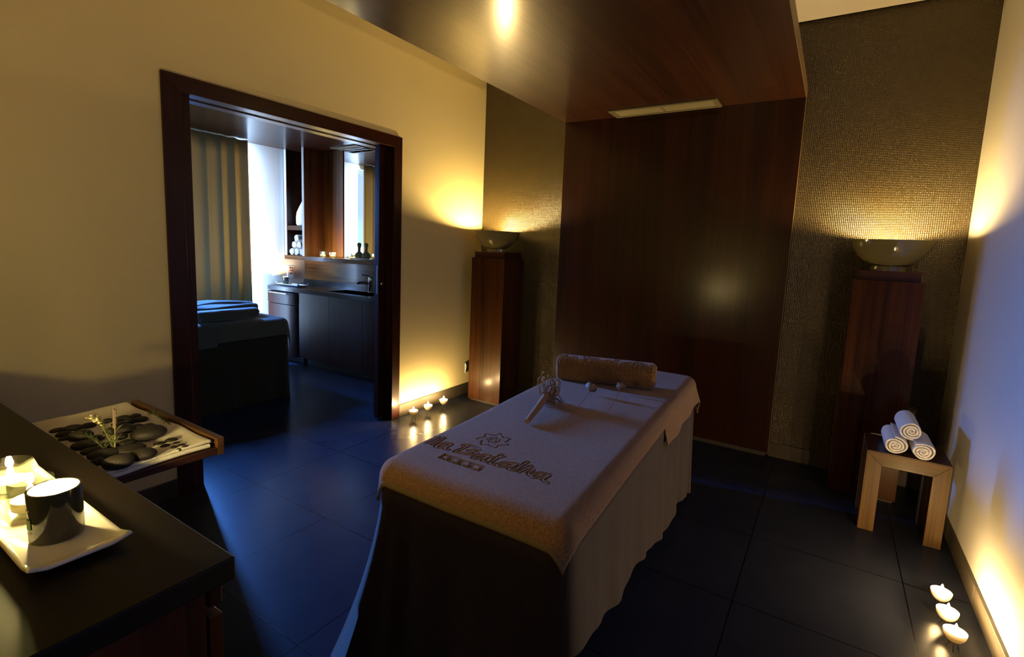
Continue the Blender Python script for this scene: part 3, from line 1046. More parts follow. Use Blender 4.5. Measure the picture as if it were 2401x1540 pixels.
def dried_flower(u0, v0, u1, v1, kind, label):
    a, c = tp(u0, v0, ZS + .002), tp(u1, v1, ZS + .026)
    t = thing('dried_flower', a, label, 'dried flower')
    b = MB()
    b.tube([a + (c - a) * k + Vector((.006 * math.sin(k * PI), 0, .004 * math.sin(k * PI))) for k in lin(0, 1, 10)], .0018, 7)
    b.build('stem', M['dried'], t, smooth=True)
    d = (c - a).normalized()
    q = Vector((0, 0, 1)).rotation_difference(Vector((d.x, d.y, .35)).normalized()).to_matrix()
    if kind == 'rose':
        b = MB(); b.ellipsoid(c + q @ Vector((0, 0, .012)), .013, .013, .016, rot=q); b.build('bud', M['dried_pale'], t, smooth=True)
        for k in range(9):
            an = k * 2.4
            r = .010 + .0012 * k
            b = MB()
            G = np.zeros((6, 6, 3))
            for i in range(6):
                for j in range(6):
                    f, g = i / 5, j / 5 - .5
                    aa = an + g * 1.5
                    rad = r * (1 + .45 * f ** 2 - .6 * (1 - f) ** 3)
                    pt = q @ Vector((rad * math.cos(aa), rad * math.sin(aa), .026 * f * (1 - .8 * g * g)))
                    G[i, j] = c + pt
            b.grid(G)
            o = b.build('petal', M['dried_pale'], t, smooth=True); solid(o, .0012)
    else:
        for k in range(6):
            an = k * PI / 3
            b = MB()
            G = np.zeros((6, 5, 3))
            for i in range(6):
                for j in range(5):
                    f, g = i / 5, j / 4 - .5
                    rad = .004 + .020 * f
                    wd_ = .020 * math.sin(PI * min(1, f * .9 + .08)) ** .8 * g
                    aa = an
                    pt = Vector((rad * math.cos(aa) - wd_ * math.sin(aa), rad * math.sin(aa) + wd_ * math.cos(aa), .020 * f * (1.2 - .5 * f)))
                    G[i, j] = c + q @ pt
            b.grid(G)
            o = b.build('petal', M['dried_pale'], t, smooth=True); solid(o, .0015)
        b = MB(); b.ellipsoid(c + q @ Vector((0, 0, .006)), .006, .006, .007, rot=q); b.build('seed_head', M['dried'], t, smooth=True)
    return t
dried_flower(.036, -.285, -.022, .135, 'rose', 'dried rosebud on a thin stem lying between the stalk bunch and the star flower')
dried_flower(.142, -.135, .086, .265, 'star', 'dried star shaped flower on a thin stem nearest the right edge of the table')

# ------------------------------------------------------------------ stool with rolled white towels
st = thing('side_stool', (.41, 3.24, 0), 'square wooden stool with mitred open frames holding white towels by the white wall', 'stool')
x0, x1, ya, yb, zt, lw = .240, .577, 3.08, 3.385, .422, .068
def frame(y0, y1):
    for sgn in (0, 1):
        xa, xb = (x0, x0 + lw) if sgn == 0 else (x1 - lw, x1)
        b = MB()
        t = bmesh.new()
        pl = [(x0, 0), (x0 + lw, 0), (x0 + lw, zt - lw), (x0, zt)] if sgn == 0 else [(x1 - lw, 0), (x1, 0), (x1, zt), (x1 - lw, zt - lw)]
        f = [t.verts.new((x, y0, z)) for x, z in pl]; g = [t.verts.new((x, y1, z)) for x, z in pl]
        t.faces.new(f); t.faces.new(g[::-1])
        for i in range(4): t.faces.new((f[i], g[i], g[(i + 1) % 4], f[(i + 1) % 4]))
        bmesh.ops.recalc_face_normals(t, faces=t.faces[:])
        bmesh.ops.bevel(t, geom=t.edges[:], offset=.001, segments=1, affect='EDGES')
        b._take(t); b.build('leg', M['stool'], st)
    b = MB(); t = bmesh.new()
    pl = [(x0, zt), (x0 + lw, zt - lw), (x1 - lw, zt - lw), (x1, zt)]
    f = [t.verts.new((x, y0, z)) for x, z in pl]; g = [t.verts.new((x, y1, z)) for x, z in pl]
    t.faces.new(f); t.faces.new(g[::-1])
    for i in range(4): t.faces.new((f[i], g[i], g[(i + 1) % 4], f[(i + 1) % 4]))
    bmesh.ops.recalc_face_normals(t, faces=t.faces[:])
    bmesh.ops.bevel(t, geom=t.edges[:], offset=.001, segments=1, affect='EDGES')
    b._take(t); b.build('rail', M['stool_x'], st)
frame(ya, ya + lw); frame(yb - lw, yb)
b = MB(); b.box(x0 + .001, x1 - .001, ya + .001, yb - .001, zt, zt + .004, .001); b.box(x0 + .002, x1 - .002, ya + lw, yb - lw, zt - .04, zt)
b.build('top', M['stool_top'], st)

def rolled_white(cx, cz, r, y0, y1, label, squash=.92, turn=0.0, flap=True):
    """terry towel rolled in a loose spiral, axis along y"""
    turns, th = 3.6, .0092
    n = 120
    rin = r - turns * (r * .24)
    oi, oo = [], []
    ph = turn
    for i in range(n + 1):
        f = i / n
        a = ph + f * turns * 2 * PI
        rr = .006 + (r - .006) * f
        wob = 1 + .035 * math.sin(a * 3 + cx * 40) + .025 * math.sin(a * 1.37 + cx * 9)
        oo.append((rr * wob * math.cos(a), rr * wob * squash * math.sin(a)))
        ri = max(rr - (r - .006) / turns * .95, .0012)
        oi.append((ri * wob * math.cos(a), ri * wob * squash * math.sin(a)))
    b = MB(); t = bmesh.new()
    ny = 14
    ys = [y0 + (y1 - y0) * k / (ny - 1) for k in range(ny)]
    ring = []
    for k, y in enumerate(ys):
        e = .94 if k in (0, ny - 1) else 1
        ring.append(([t.verts.new((cx + x * e, y + .0015 * math.sin(i * .9), cz + z * e)) for i, (x, z) in enumerate(oo)], [t.verts.new((cx + x * (2 - e), y + .003 * math.sin(i * .7), cz + z * (2 - e))) for i, (x, z) in enumerate(oi)]))
    for (A, B), (C, D) in zip(ring[:-1], ring[1:]):
        for i in range(n):
            t.faces.new((A[i], A[i + 1], C[i + 1], C[i])); t.faces.new((B[i], D[i], D[i + 1], B[i + 1]))
        t.faces.new((A[n], B[n], D[n], C[n])); t.faces.new((A[0], C[0], D[0], B[0]))
    for (A, B), s_ in ((ring[0], 1), (ring[-1], -1)):
        for i in range(n):
            t.faces.new((A[i], B[i], B[i + 1], A[i + 1]) if s_ > 0 else (A[i], A[i + 1], B[i + 1], B[i]))
    bmesh.ops.recalc_face_normals(t, faces=t.faces[:])
    b._take(t)
    o = b.build('rolled_towel', M['white_terry'], loc=(cx, y0, cz - r * squash), smooth=True, angle=50)
    tag(o, label, 'towel', 'rolled white towels on the stool')
    return o
ztw = zt + .004
rolled_white(.350, ztw + .049, .054, 3.075, 3.33, 'rolled white terry towel at the left of the stool stack, under the top roll', .90, 4.2)
rolled_white(.457, ztw + .047, .053, 3.06, 3.30, 'rolled white terry towel at the right of the stool stack, nearest the white wall', .88, 4.9)
rolled_white(.404, ztw + .136, .051, 3.07, 3.33, 'rolled white terry towel lying on top of the two others on the stool', .96, 1.2)

# ------------------------------------------------------------------ stone tray stand beside the counter
be = thing('tray_stand', (-1.66, .56, 0), 'low dark wooden tray stand with raised end rails between counter and doorway', 'tray stand')
bx0, bx1, by0, by1, bz = -1.93, -1.388, .428, .698, .7945
b = MB(); b.box(bx0, bx1, by0, by1, bz - .019, bz, .0015); b.build('top_board', M['board'], be)
b = MB(); b.box(bx0, bx1, by1, by1 + .019, bz - .022, bz + .026, .0015); b.build('end_rail', M['rail'], be)
b = MB(); b.box(bx0, bx1, by0 - .004, by0, bz - .022, bz + .01, .001); b.build('end_rail', M['rail'], be)
for lx, ly in ((-1.87, .446), (-1.46, .446), (-1.87, .484), (-1.46, .484)):
    b = MB(); b.box(lx - .013, lx + .013, ly - .013, ly + .013, 0, bz - .019, .001); b.build('leg', M['board'], be)

# cream towel on the stand, folded under along the front edge
s = lin(0, .53, 90); t_ = lin(.434, .687, 80)
G = np.zeros((90, 80, 3))
for i, ss in enumerate(s):
    for j, tt in enumerate(t_):
        x = bx1 - .013 - ss + .004 * math.sin(tt * 18)
        lip = math.exp(-(ss / .015) ** 2)
        G[i, j] = (x + .003 * lip, tt + .003 * math.sin(ss * 12) * (j / 79), bz + .0125 + .0018 * math.sin(ss * 34 + tt * 12) + .0012 * math.sin(tt * 42) + .003 * math.exp(-((tt - .679) / .022) ** 2))
b = MB(); b.grid(G)
bench_towel = b.build('stone_towel', M['cream_terry'], loc=(-1.66, .56, bz), smooth=True, angle=180)
solid(bench_towel, .007)
tag(bench_towel, 'cream terry towel spread on the low tray stand beneath the dark stones', 'towel')
b = MB()
pts = [(bx1 - .012 + .004 * math.sin(tt * 18), tt, bz + .0065 + .002 * math.sin(tt * 12)) for tt in lin(.434, .683, 40)]
b.tube(pts, .006, 10)
b.build('folded_edge', M['cream_terry'], bench_towel, smooth=True)

BIG = [(-1.548, 0.599, 0.0443, 0.0319, 0.0202), (-1.638, 0.633, 0.0165, 0.0118, 0.0083), (-1.641, 0.606, 0.0191, 0.0138, 0.011), (-1.756, 0.645, 0.0156, 0.0112, 0.0089), (-1.711, 0.643, 0.0184, 0.0132, 0.0095), (-1.715, 0.615, 0.0167, 0.012, 0.0103), (-1.763, 0.617, 0.0213, 0.0153, 0.0087), (-1.643, 0.575, 0.0276, 0.0199, 0.015), (-1.722, 0.587, 0.016, 0.0116, 0.0084), (-1.603, 0.553, 0.0161, 0.0116, 0.0094), (-1.546, 0.545, 0.022, 0.0158, 0.0084), (-1.491, 0.532, 0.0366, 0.0263, 0.0105), (-1.416, 0.531, 0.0315, 0.0227, 0.0157), (-1.404, 0.476, 0.0339, 0.0244, 0.0179), (-1.501, 0.479, 0.0345, 0.0248, 0.0117), (-1.458, 0.452, 0.0171, 0.0123, 0.0106), (-1.554, 0.473, 0.0261, 0.0188, 0.0084), (-1.603, 0.476, 0.0328, 0.0236, 0.0116), (-1.669, 0.485, 0.0296, 0.0213, 0.0164), (-1.776, 0.5, 0.0245, 0.0176, 0.009), (-1.792, 0.472, 0.0209, 0.0151, 0.0066), (-1.741, 0.47, 0.0194, 0.014, 0.0079), (-1.704, 0.463, 0.0169, 0.0122, 0.0067), (-1.769, 0.532, 0.0203, 0.0146, 0.0083), (-1.665, 0.552, 0.0198, 0.0143, 0.0106), (-1.774, 0.58, 0.0163, 0.0117, 0.0077), (-1.56, 0.51, 0.0206, 0.0148, 0.0096), (-1.631, 0.507, 0.019, 0.0137, 0.0102)]
SMALL = [(-1.487, 0.598, 0.0148, 0.0107, 0.005), (-1.487, 0.627, 0.0168, 0.0121, 0.0059), (-1.455, 0.598, 0.0129, 0.0093, 0.0058), (-1.453, 0.625, 0.0102, 0.0073, 0.005), (-1.425, 0.606, 0.01, 0.0072, 0.0061), (-1.427, 0.626, 0.0116, 0.0083, 0.0055), (-1.409, 0.626, 0.0094, 0.0068, 0.0057), (-1.406, 0.609, 0.0074, 0.0053, 0.0044)]
BIGL = {0: 'largest smooth dark massage stone, broad oval lying alone on the towel beside the small pebbles',
        1: 'flat dark stone half hidden behind the largest oval stone', 2: 'dark oval stone just left of the largest oval stone',
        3: 'dark stone at the top corner of the towel, nearest the tray rail', 4: 'round dark stone below the top corner stone near the tray rail',
        7: 'large dark stone in the middle of the pile, right of the herb sprigs', 12: 'round dark stone at the front of the pile with white flecks on it',
        13: 'big dark stone frontmost on the towel, nearest the counter edge', 14: 'broad dark stone behind the frontmost one, at the foot of the herb stem',
        11: 'wide flat dark stone right of the herb stem base', 15: 'dark stone partly cut off by the counter edge, left of the frontmost stone',
        18: 'large dark stone at the left of the pile, behind the green herbs', 10: 'flat dark stone between the herb stem and the bare towel',
        5: 'dark stone leaning left of the round one below the top corner', 20: 'leftmost dark stone at the back of the pile'}
for i, (x, y, A, B_, C) in enumerate(BIG):
    b = MB(); b.ellipsoid((x, y, bz + .0150 + C), A * .97, B_ * .97, C, math.atan2(y, x) + PI / 2 + random.uniform(-.15, .15), 26, 16, .04)
    o = b.build('massage_stone', M['stone'], loc=(x, y, bz + .0150), smooth=True, angle=180)
    tag(o, BIGL.get(i, 'smooth dark massage stone among the crowded pile around the herb sprigs'), 'stone', 'dark massage stones on the tray stand')
SML = ['small dark pebble at the left end of the pebble cluster', 'long dark pebble at the top of the pebble cluster', 'small oval pebble lowest at the left of the cluster',
       'small round pebble at the top of the right hand group', 'small round pebble at the left of the right hand group', 'small pebble in the middle of the right hand group',
       'small dark pebble farthest right in the pebble cluster', 'smallest pebble, at the very bottom of the cluster']
for i, (x, y, A, B_, C) in enumerate(SMALL):
    b = MB(); b.ellipsoid((x, y, bz + .0145 + C), A * .93, B_ * .93, C, math.atan2(y, x) + PI / 2, 18, 10, .03)
    o = b.build('pebble', M['stone'], loc=(x, y, bz + .0145), smooth=True, angle=180)
    tag(o, SML[i], 'pebble', 'small dark pebbles on the cream towel')

# herb sprigs among the stones
def leaflet(b, p, d, L, w, n=5):
    d = d.normalized(); sd = d.cross(Vector((0, 0, 1)))
    if sd.length < .05: sd = Vector((1, 0, 0))
    sd.normalize(); up = sd.cross(d)
    G = np.zeros((n, 3, 3))
    for i in range(n):
        f = i / (n - 1)
        ww = w * math.sin(PI * min(.97, .1 + .87 * f)) ** .8
        c = p + d * (L * f) + up * (.12 * L * math.sin(PI * f))
        for j, g in enumerate((-1, 0, 1)):
            G[i, j] = c + sd * (ww * g) - up * (abs(g) * ww * .3)
    b.grid(G)
hz = bz + .022
def lavender():
    p0 = Vector((-1.509, .504, hz)); p1 = Vector((-1.523, .514, .926))
    t = thing('lavender_sprig', p0, 'upright brown lavender spike with grey green leaves standing among the dark stones', 'herb sprig')
    pts = [p0.lerp(p1, k) + Vector((.004 * math.sin(k * 4), 0, 0)) for k in lin(0, 1, 14)]
    b = MB(); b.tube(pts, [.0021 - .0013 * k for k in lin(0, 1, 14)], 6); b.build('stem', M['stem'], t, smooth=True)
    rr = random.Random(5)
    b = MB()
    for k in range(16):
        a = rr.uniform(0, 6.28); f = rr.uniform(.12, .42)
        leaflet(b, p0.lerp(p1, f), Vector((math.cos(a), math.sin(a), rr.uniform(.5, 1.5))), rr.uniform(.016, .031), .0027)
    b.build('leaves', M['leaf'], t, smooth=True)
    b = MB()
    for k in range(60):
        f = .55 + .45 * k / 60
        a = k * 2.4
        c = p0.lerp(p1, f) + Vector((math.cos(a), math.sin(a), 0)) * .0026
        b.ellipsoid(c, .0017, .0017, .0026, 0, 6, 5)
    b.build('flower_spike', M['lavender'], t, smooth=True)
lavender()
def rosemary(p0, tip, seed, label, flowers, dark=False):
    t = thing('rosemary_sprig', p0, label, 'herb sprig')
    rr = random.Random(seed)
    p0 = Vector(p0); tip = Vector(tip)
    pts = [p0.lerp(tip, k) + Vector((0, 0, .022 * math.sin(k * PI) * (1 if flowers else .4))) for k in lin(0, 1, 14)]
    b = MB(); b.tube(pts, [.0019 - .0012 * k for k in lin(0, 1, 14)], 6); b.build('stem', M['stem'], t, smooth=True)
    b = MB()
    L = (tip - p0).length
    for k in range(int(L * 620)):
        f = rr.uniform(.05, 1); i = f * 12
        p = pts[int(i)].lerp(pts[int(i) + 1], i % 1)
        d = (tip - p0).normalized() * .7 + Vector((rr.uniform(-1, 1), rr.uniform(-1, 1), rr.uniform(-.5, 1.1)))
        leaflet(b, p, d, rr.uniform(.009, .018), .0013, 4)
    b.build('leaves', M['leaf_dark' if dark else 'leaf'], t, smooth=True)
    if flowers:
        b = MB()
        for k in range(26):
            f = rr.choice((rr.uniform(.86, 1), rr.uniform(.45, .7), rr.uniform(.7, .8))); i = min(12.9, f * 13)
            p = pts[int(i)].lerp(pts[min(13, int(i) + 1)], i % 1) + Vector((rr.uniform(-.009, .009), rr.uniform(-.009, .009), rr.uniform(0, .009)))
            for q in range(4):
                a = rr.uniform(0, 6.28)
                leaflet(b, p, Vector((math.cos(a), math.sin(a), rr.uniform(.2, 1.2))), .0085, .0027, 4)
        b.build('blossoms', M['petal'], t, smooth=True)
rosemary((-1.518, .507, hz), (-1.676, .507, .869), 11, 'flowering rosemary sprig with pale blossoms arching over the dark stones', True)
rosemary((-1.525, .493, hz), (-1.656, .483, .832), 12, 'dark green rosemary sprig without flowers lying low beneath the flowering one', False, True)
rosemary((-1.604, .676, bz + .022), (-1.734, .666, bz + .034), 13, 'thin dark rosemary twig behind the stones at the back edge of the towel', False, True)

# ------------------------------------------------------------------ counter in the foreground
CX, CY, CZ = -.792, .421, .85
b = MB(); b.box(XA, CX, YF, CY, CZ - .04, CZ, .0025)
o = b.build('worktop', M['black'], loc=((XA + CX) / 2, .1, CZ - .04))
tag(o, 'black worktop of the foreground counter carrying the long white candle plate', 'worktop')
cb = thing('counter_cabinet', (-1.8, .08, 0), 'dark wooden counter cabinet in the foreground under the black worktop', 'cabinet')
b = MB(); b.box(XA + .003, CX - .022, YF + .003, .382, .08, CZ - .04); b.build('body', M['wood_z'], cb)
b = MB(); b.box(XA + .014, CX - .06, YF + .003, .33, 0, .08); b.build('toe_kick', M['dark_plastic'], cb)
dw = (CX - .024 - XA) / 4
for k in range(4):
    xa = XA + dw * k + .004
    b = MB(); b.box(xa, xa + dw - .004, .388, .409, .09, .745, .001)
    d = b.build('door', M['pillar'], cb)
    b = MB(); b.box(xa, xa + dw - .004, .388, .412, .762, .803, .004)
    b.build('drawer', M['casing'], cb)

# long white plate with raised pointed corners
def plate(x0, x1, y0, y1, z, label, loc, lift=.024, lip=.014, sc=1):
    n, m = 44, 24
    G = np.zeros((n, m, 3))
    for i in range(n):
        for j in range(m):
            f, g = i / (n - 1) * 2 - 1, j / (m - 1) * 2 - 1
            e = max(abs(f) - .86, 0) / .14; h_ = max(abs(g) - .62, 0) / .38
            zz = z + .006 + lip * max(e ** 1.4, h_ ** 1.6) + lift * (e * h_) ** 1.1
            bow = 1 - .035 * (1 - abs(f) ** 2) * 0
            pin = 1 + .02 * e * abs(g)
            G[i, j] = ((x0 + x1) / 2 + (x1 - x0) / 2 * f * (1 + .02 * h_ * e), (y0 + y1) / 2 + (y1 - y0) / 2 * g * pin, zz)
    b = MB(); b.grid(G)
    o = b.build('plate', M['white_glaze'], loc=loc, smooth=True, angle=180)
    m_ = o.modifiers.new('thickness', 'SOLIDIFY'); m_.thickness = .006; m_.offset = 0
    tag(o, label, 'plate')
    return o
plate(-1.448, -.963, .208, .336, CZ, 'long white glazed plate with upturned corners under the foreground candles', (-1.21, .27, CZ), .010, .009)

def candle_jar(cx, cy, z, r, h, material, label, nwick=1, lab=False, inner=True, fl=1.0, wl=.66):
    t = thing('candle_jar', (cx, cy, z), label, 'candle')
    b = MB(); b.lathe([(0, z), (r - .003, z), (r, z + .003), (r, z + h), (r - .0035, z + h), (r - .0035, z + h * .55), (0, z + h * .55)], (cx, cy, 0), 48)
    j = b.build('jar', material, t, smooth=True, angle=50)
    if inner:
        b = MB(); b.lathe([(r - .0036, z + h * .56), (r - .0036, z + h - .001)], (cx, cy, 0), 48); b.build('jar_lining', M['mug_in'], t, smooth=True)
    b = MB(); b.lathe([(0, z + h * wl), (r - .004, z + h * wl + .0005), (r - .004, z + h * .56), (0, z + h * .56)], (cx, cy, 0), 40); b.build('wax', M['wax'], t, smooth=True, angle=50)
    for k in range(nwick):
        a = 2 * PI * k / max(nwick, 1)
        o_ = 0 if nwick == 1 else r * .42
        px, py = cx + o_ * math.cos(a), cy + o_ * math.sin(a)
        b = MB(); b.tube([(px, py, z + h * (wl - .005)), (px, py, z + h * (wl - .005) + .007)], .0009, 6); b.build('wick', M['wick'], t)
        b = MB(); flame_mesh(b, (px, py, z + h * (wl - .005) + .005), .0055 * fl, .024 * fl); b.build('flame', M['flame'], t, smooth=True)
    if lab:
        # paper label on the side towards the other candles
        for (z0, z1, mm, a0, a1) in ((.30, .52, 'label_green', 4.62, 5.02), (.68, .71, 'label_gold', 4.66, 5.0), (.22, .245, 'label_gold', 4.66, 5.0)):
            G = np.array([[(cx + (r + .0006) * math.cos(a), cy + (r + .0006) * math.sin(a), z + h * zz) for zz in (z0, z1)] for a in lin(a0, a1, 8)])
            b = MB(); b.grid(G); b.build('label', M[mm], j, smooth=True)
    return t
zp = CZ + .0095
candle_jar(-1.075, .272, zp, .0365, .086, M['mug'], 'dark olive candle jar burning at the near end of the long white plate', 1, True, fl=1.25)
def glass_candle(cx, cy, z, label, group, r=.034, h=.062, fl=1.0):
    t = thing('glass_candle', (cx, cy, z), label, 'candle', group)
    b = MB(); b.lathe([(0, z), (r, z), (r, z + h), (r - .003, z + h), (r - .003, z + .008), (0, z + .008)], (cx, cy, 0), 28); b.build('glass', M['glass'], t, smooth=True, angle=50)
    b = MB(); b.lathe([(0, z + .026), (r - .006, z + .026), (r - .006, z + .009), (0, z + .009)], (cx, cy, 0), 24); b.build('wax', M['wax'], t, smooth=True, angle=50)
    b = MB(); flame_mesh(b, (cx, cy, z + .03), .0055 * fl, .024 * fl); b.build('flame', M['flame'], t, smooth=True)
    b = MB(); b.tube([(cx, cy, z + .025), (cx, cy, z + .032)], .0009, 6); b.build('wick', M['wick'], t)
glass_candle(-1.325, .272, zp, 'lit clear glass candle at the far left end of the long plate', 'glass candles on the long plate', fl=1.12)
glass_candle(-1.205, .272, zp, 'lit clear glass candle half hidden behind the dark jar on the long plate', 'glass candles on the long plate', fl=1.12)

# ------------------------------------------------------------------ the next room
b = MB()
WY0, WY1, WZ0, WZ1 = 1.25, 2.98, .12, 2.30
b.box(XW - .25, XW, -1.5, WY0, 0, ZC); b.box(XW - .25, XW, WY1, 4.1, 0, ZC)
b.box(XW - .25, XW, WY0, WY1, 0, WZ0); b.box(XW - .25, XW, WY0, WY1, WZ1, ZC)
structure(b.build('wall_window_side', M['far_paint'], loc=(XW, 0, 0)))
b = MB(); b.box(XW, X2, YW, YW + .15, 0, ZC)
structure(b.build('wall_far', M['far_paint'], loc=(-4.15, YW, 0)))
b = MB(); b.box(XW - .2, X2, -1.7, -1.5, 0, ZC)
structure(b.build('wall_near', M['far_paint'], loc=(-4.15, -1.6, 0)))
w1 = thing('window_1', (XW - .12, (WY0 + WY1) / 2, WZ0), kind='structure')
b = MB()
xw0, xw1 = XW - .16, XW - .11
for y0, y1, z0, z1 in ((WY0, WY0 + .05, WZ0, WZ1), (WY1 - .05, WY1, WZ0, WZ1), (WY0, WY1, WZ0, WZ0 + .05), (WY0, WY1, WZ1 - .05, WZ1)):
    b.box(xw0, xw1, y0, y1, z0, z1)
structure(b.build('window_frame', M['white_plastic'], w1))
b = MB(); b.box(XW - .138, XW - .132, WY0 + .05, WY1 - .05, WZ0 + .05, WZ1 - .05)
structure(b.build('pane', M['pane'], w1))

SZ2 = 2.355
b = MB(); b.box(XW, -3.03, .9, 3.50, SZ2, SZ2 + .06); b.box(XW, -3.03, 3.503, YW, SZ2, SZ2 + .06)
structure(b.build('trim_3', M['soffit'], loc=(XW, 2.3, SZ2)))
vent((-4.45, 3.67, SZ2), -4.66, -4.24, 3.60, 3.74, SZ2, 'pale air vent in the wooden ceiling of the next room above the mirror')

def curtain(y0, y1, xc, label, amp=.021, wl=.135, seed=0):
    n, m = 220, 14
    G = np.zeros((n, m, 3))
    for i in range(n):
        y = y0 + (y1 - y0) * i / (n - 1)
        for j in range(m):
            f = j / (m - 1)
            z = SZ2 - .008 - f * (SZ2 - .03)
            ph = y / wl * 2 * PI + seed + .35 * math.sin(y * 9 + seed)
            a = amp * (.7 + .45 * math.sin(y * 11 + 1)) * (1 + .25 * f)
            x = xc + a * math.sin(ph) + .3 * a * math.sin(2 * ph + .6)
            G[i, j] = (x, y + .012 * math.cos(ph) + .035 * f * ((i / (n - 1)) - .5) * .8, z)
    b = MB(); b.grid(G)
    o = b.build('curtain', M['curtain'], loc=(xc, (y0 + y1) / 2, 0), smooth=True, angle=180)
    solid(o, .003)
    tag(o, label, 'curtain')
    return o
curtain(2.175, 3.005, -5.19, 'long grey green curtain hanging in folds beside the bright wall of the next room')
curtain(1.20, 2.055, -5.19, 'second grey green curtain of the next room, hidden left of the doorway', seed=2)

# sockets on the white wall
def socket(y, z, label, buttons):
    t = thing('wall_socket', (XW, y, z), label, 'socket')
    b = MB(); b.box(XW, XW + .009, y - .042, y + .042, z - .042 - (.025 if buttons else 0), z + .042 + (.03 if buttons else 0), .003); b.build('plate', M['white_plastic'], t)
    if buttons:
        for (dy, dz, mm) in ((-.012, .05, 'dark_plastic'), (.012, .045, 'red'), (-.012, .02, 'red'), (.014, .018, 'dark_plastic'), (-.01, -.012, 'dark_plastic'), (.012, -.014, 'red')):
            b = MB(); b.box(XW + .009, XW + .016, y + dy - .009, y + dy + .009, z + dz - .008, z + dz + .008, .002); b.build('button', M[mm], t)
    else:
        b = MB(); b.lathe([(0, .004), (.019, .004), (.021, 0), (.021, -.002)], (XW + .009, y, z), 20, axis=(1, 0, 0)); b.build('outlet', M['white_plastic'], t, smooth=True)
        b = MB(); b.box(XW + .012, XW + .0145, y - .012, y - .006, z - .003, z + .003); b.box(XW + .012, XW + .0145, y + .006, y + .012, z - .003, z + .003); b.build('pin_holes', M['dark_plastic'], t)
socket(3.378, .992, 'plain white wall socket left of the candle in the next room', False)
socket(3.556, .985, 'white wall plate with red and dark buttons right of the candle in the next room', True)

# counter of the next room
WZ = .85
b = MB()
def arc_corner(cx, cy, r, a0, a1, n=8):
    return [(cx + r * math.cos(a), cy + r * math.sin(a)) for a in lin(a0, a1, n)]
fy = 3.243
# worktop built round the sink opening
skx0, skx1, sky0, sky1 = -4.38, -3.75, 3.335, 3.60
left = [(XW, YW)] + [(XW, fy + .05)] + arc_corner(XW + .06, fy + .055, .055, PI, 1.5 * PI, 8) + [(skx0, fy + .01), (skx0, YW)]
b.prism(left[::-1], WZ - .042, WZ)
b.box(skx0, skx1, fy + .01, sky0, WZ - .042, WZ); b.box(skx0, skx1, sky1, YW, WZ - .042, WZ); b.box(skx1, X2, fy + .01, YW, WZ - .042, WZ)
b.box(XW + .003, X2, YW - .06, YW - .042, WZ, WZ + .055)
wt2 = b.build('worktop', M['black_stone'], loc=(-4.2, 3.5, WZ))
tag(wt2, 'dark worktop with upstand in the next room holding the sink', 'worktop')
b = MB()
b.box(skx0 - .004, skx1 + .004, sky0 - .004, sky1 + .004, WZ - .16, WZ - .15)
for xa, xb, yc, yd in ((skx0 - .004, skx0, sky0, sky1), (skx1, skx1 + .004, sky0, sky1), (skx0, skx1, sky0 - .004, sky0), (skx0, skx1, sky1, sky1 + .004)):
    b.box(xa, xb, yc, yd, WZ - .15, WZ - .001)
sk = b.build('sink', M['dark_plastic'], loc=(-4.06, 3.46, WZ - .16))
tag(sk, 'dark rectangular sink sunk into the worktop of the next room', 'sink')
b = MB(); b.lathe([(0, .004), (.02, .004), (.022, 0)], (-3.95, 3.46, WZ - .15), 18); b.build('drain', M['chrome'], sk, smooth=True)
fa = thing('faucet', (-4.08, 3.655, WZ), 'chrome mixer faucet standing behind the sink in the next room', 'faucet')
b = MB(); b.lathe([(0, 0), (.026, 0), (.026, .006), (.021, .01), (.020, .10), (.022, .105), (.022, .15), (.018, .158), (0, .158)], (-4.08, 3.655, WZ), 24); b.build('body', M['chrome'], fa, smooth=True)
b = MB(); b.tube([(-4.08, 3.655, WZ + .075), (-4.10, 3.60, WZ + .095), (-4.115, 3.54, WZ + .10), (-4.118, 3.515, WZ + .088)], [.014, .013, .012, .011], 12); b.build('spout', M['chrome'], fa, smooth=True)
b = MB(); b.tube([(-4.08, 3.655, WZ + .158), (-4.09, 3.62, WZ + .172), (-4.11, 3.55, WZ + .182)], [.010, .007, .005], 10); b.build('lever', M['chrome'], fa, smooth=True)

# cabinets below: a bowed drawer unit left, flat door units right
XQ = -4.80
cu = thing('drawer_cabinet', ((XW + XQ) / 2, 3.5, 0), 'dark wooden cabinet with bowed front and drawer at the left of the next room counter', 'cabinet')
yf_ = 3.266
out = [(XW, YW - .065), (XW, yf_ + .01), (XW + .10, yf_)] + [(XQ - .16 + .15 * math.sin(a), yf_ + .036 * (1 - math.cos(a))) for a in lin(0, PI / 2, 12)] + [(XQ - .01, YW - .065)]
b = MB(); b.prism(out[::-1], .09, .655); b.prism(out[::-1], .662, .70); b.build('body', M['casing'], cu)
b = MB(); b.prism([(x, y - .003 if y < 3.4 else y) for x, y in out][::-1], .668, .79, .002); dwr = b.build('drawer', M['casing'], cu)
for xa in (XW + .06, XQ - .3):
    b = MB(); b.tube([(xa, yf_, .775), (xa, yf_ - .02, .778), (xa + .17, yf_ - .02, .778), (xa + .17, yf_, .775)], .006, 8); b.build('handle', M['steel'], dwr, smooth=True)
b = MB(); b.box(XW, XQ - .05, 3.39, YW - .065, 0, .09); b.build('toe_kick', M['dark_plastic'], cu)
edges = [(-4.80, -4.30), (-4.30, -3.80), (-3.80, X2)]
names = ['dark wooden door cabinet next to the bowed drawer unit in the next room', 'dark wooden door cabinet under the sink in the next room', 'dark wooden door cabinet nearest the sliding door in the next room']
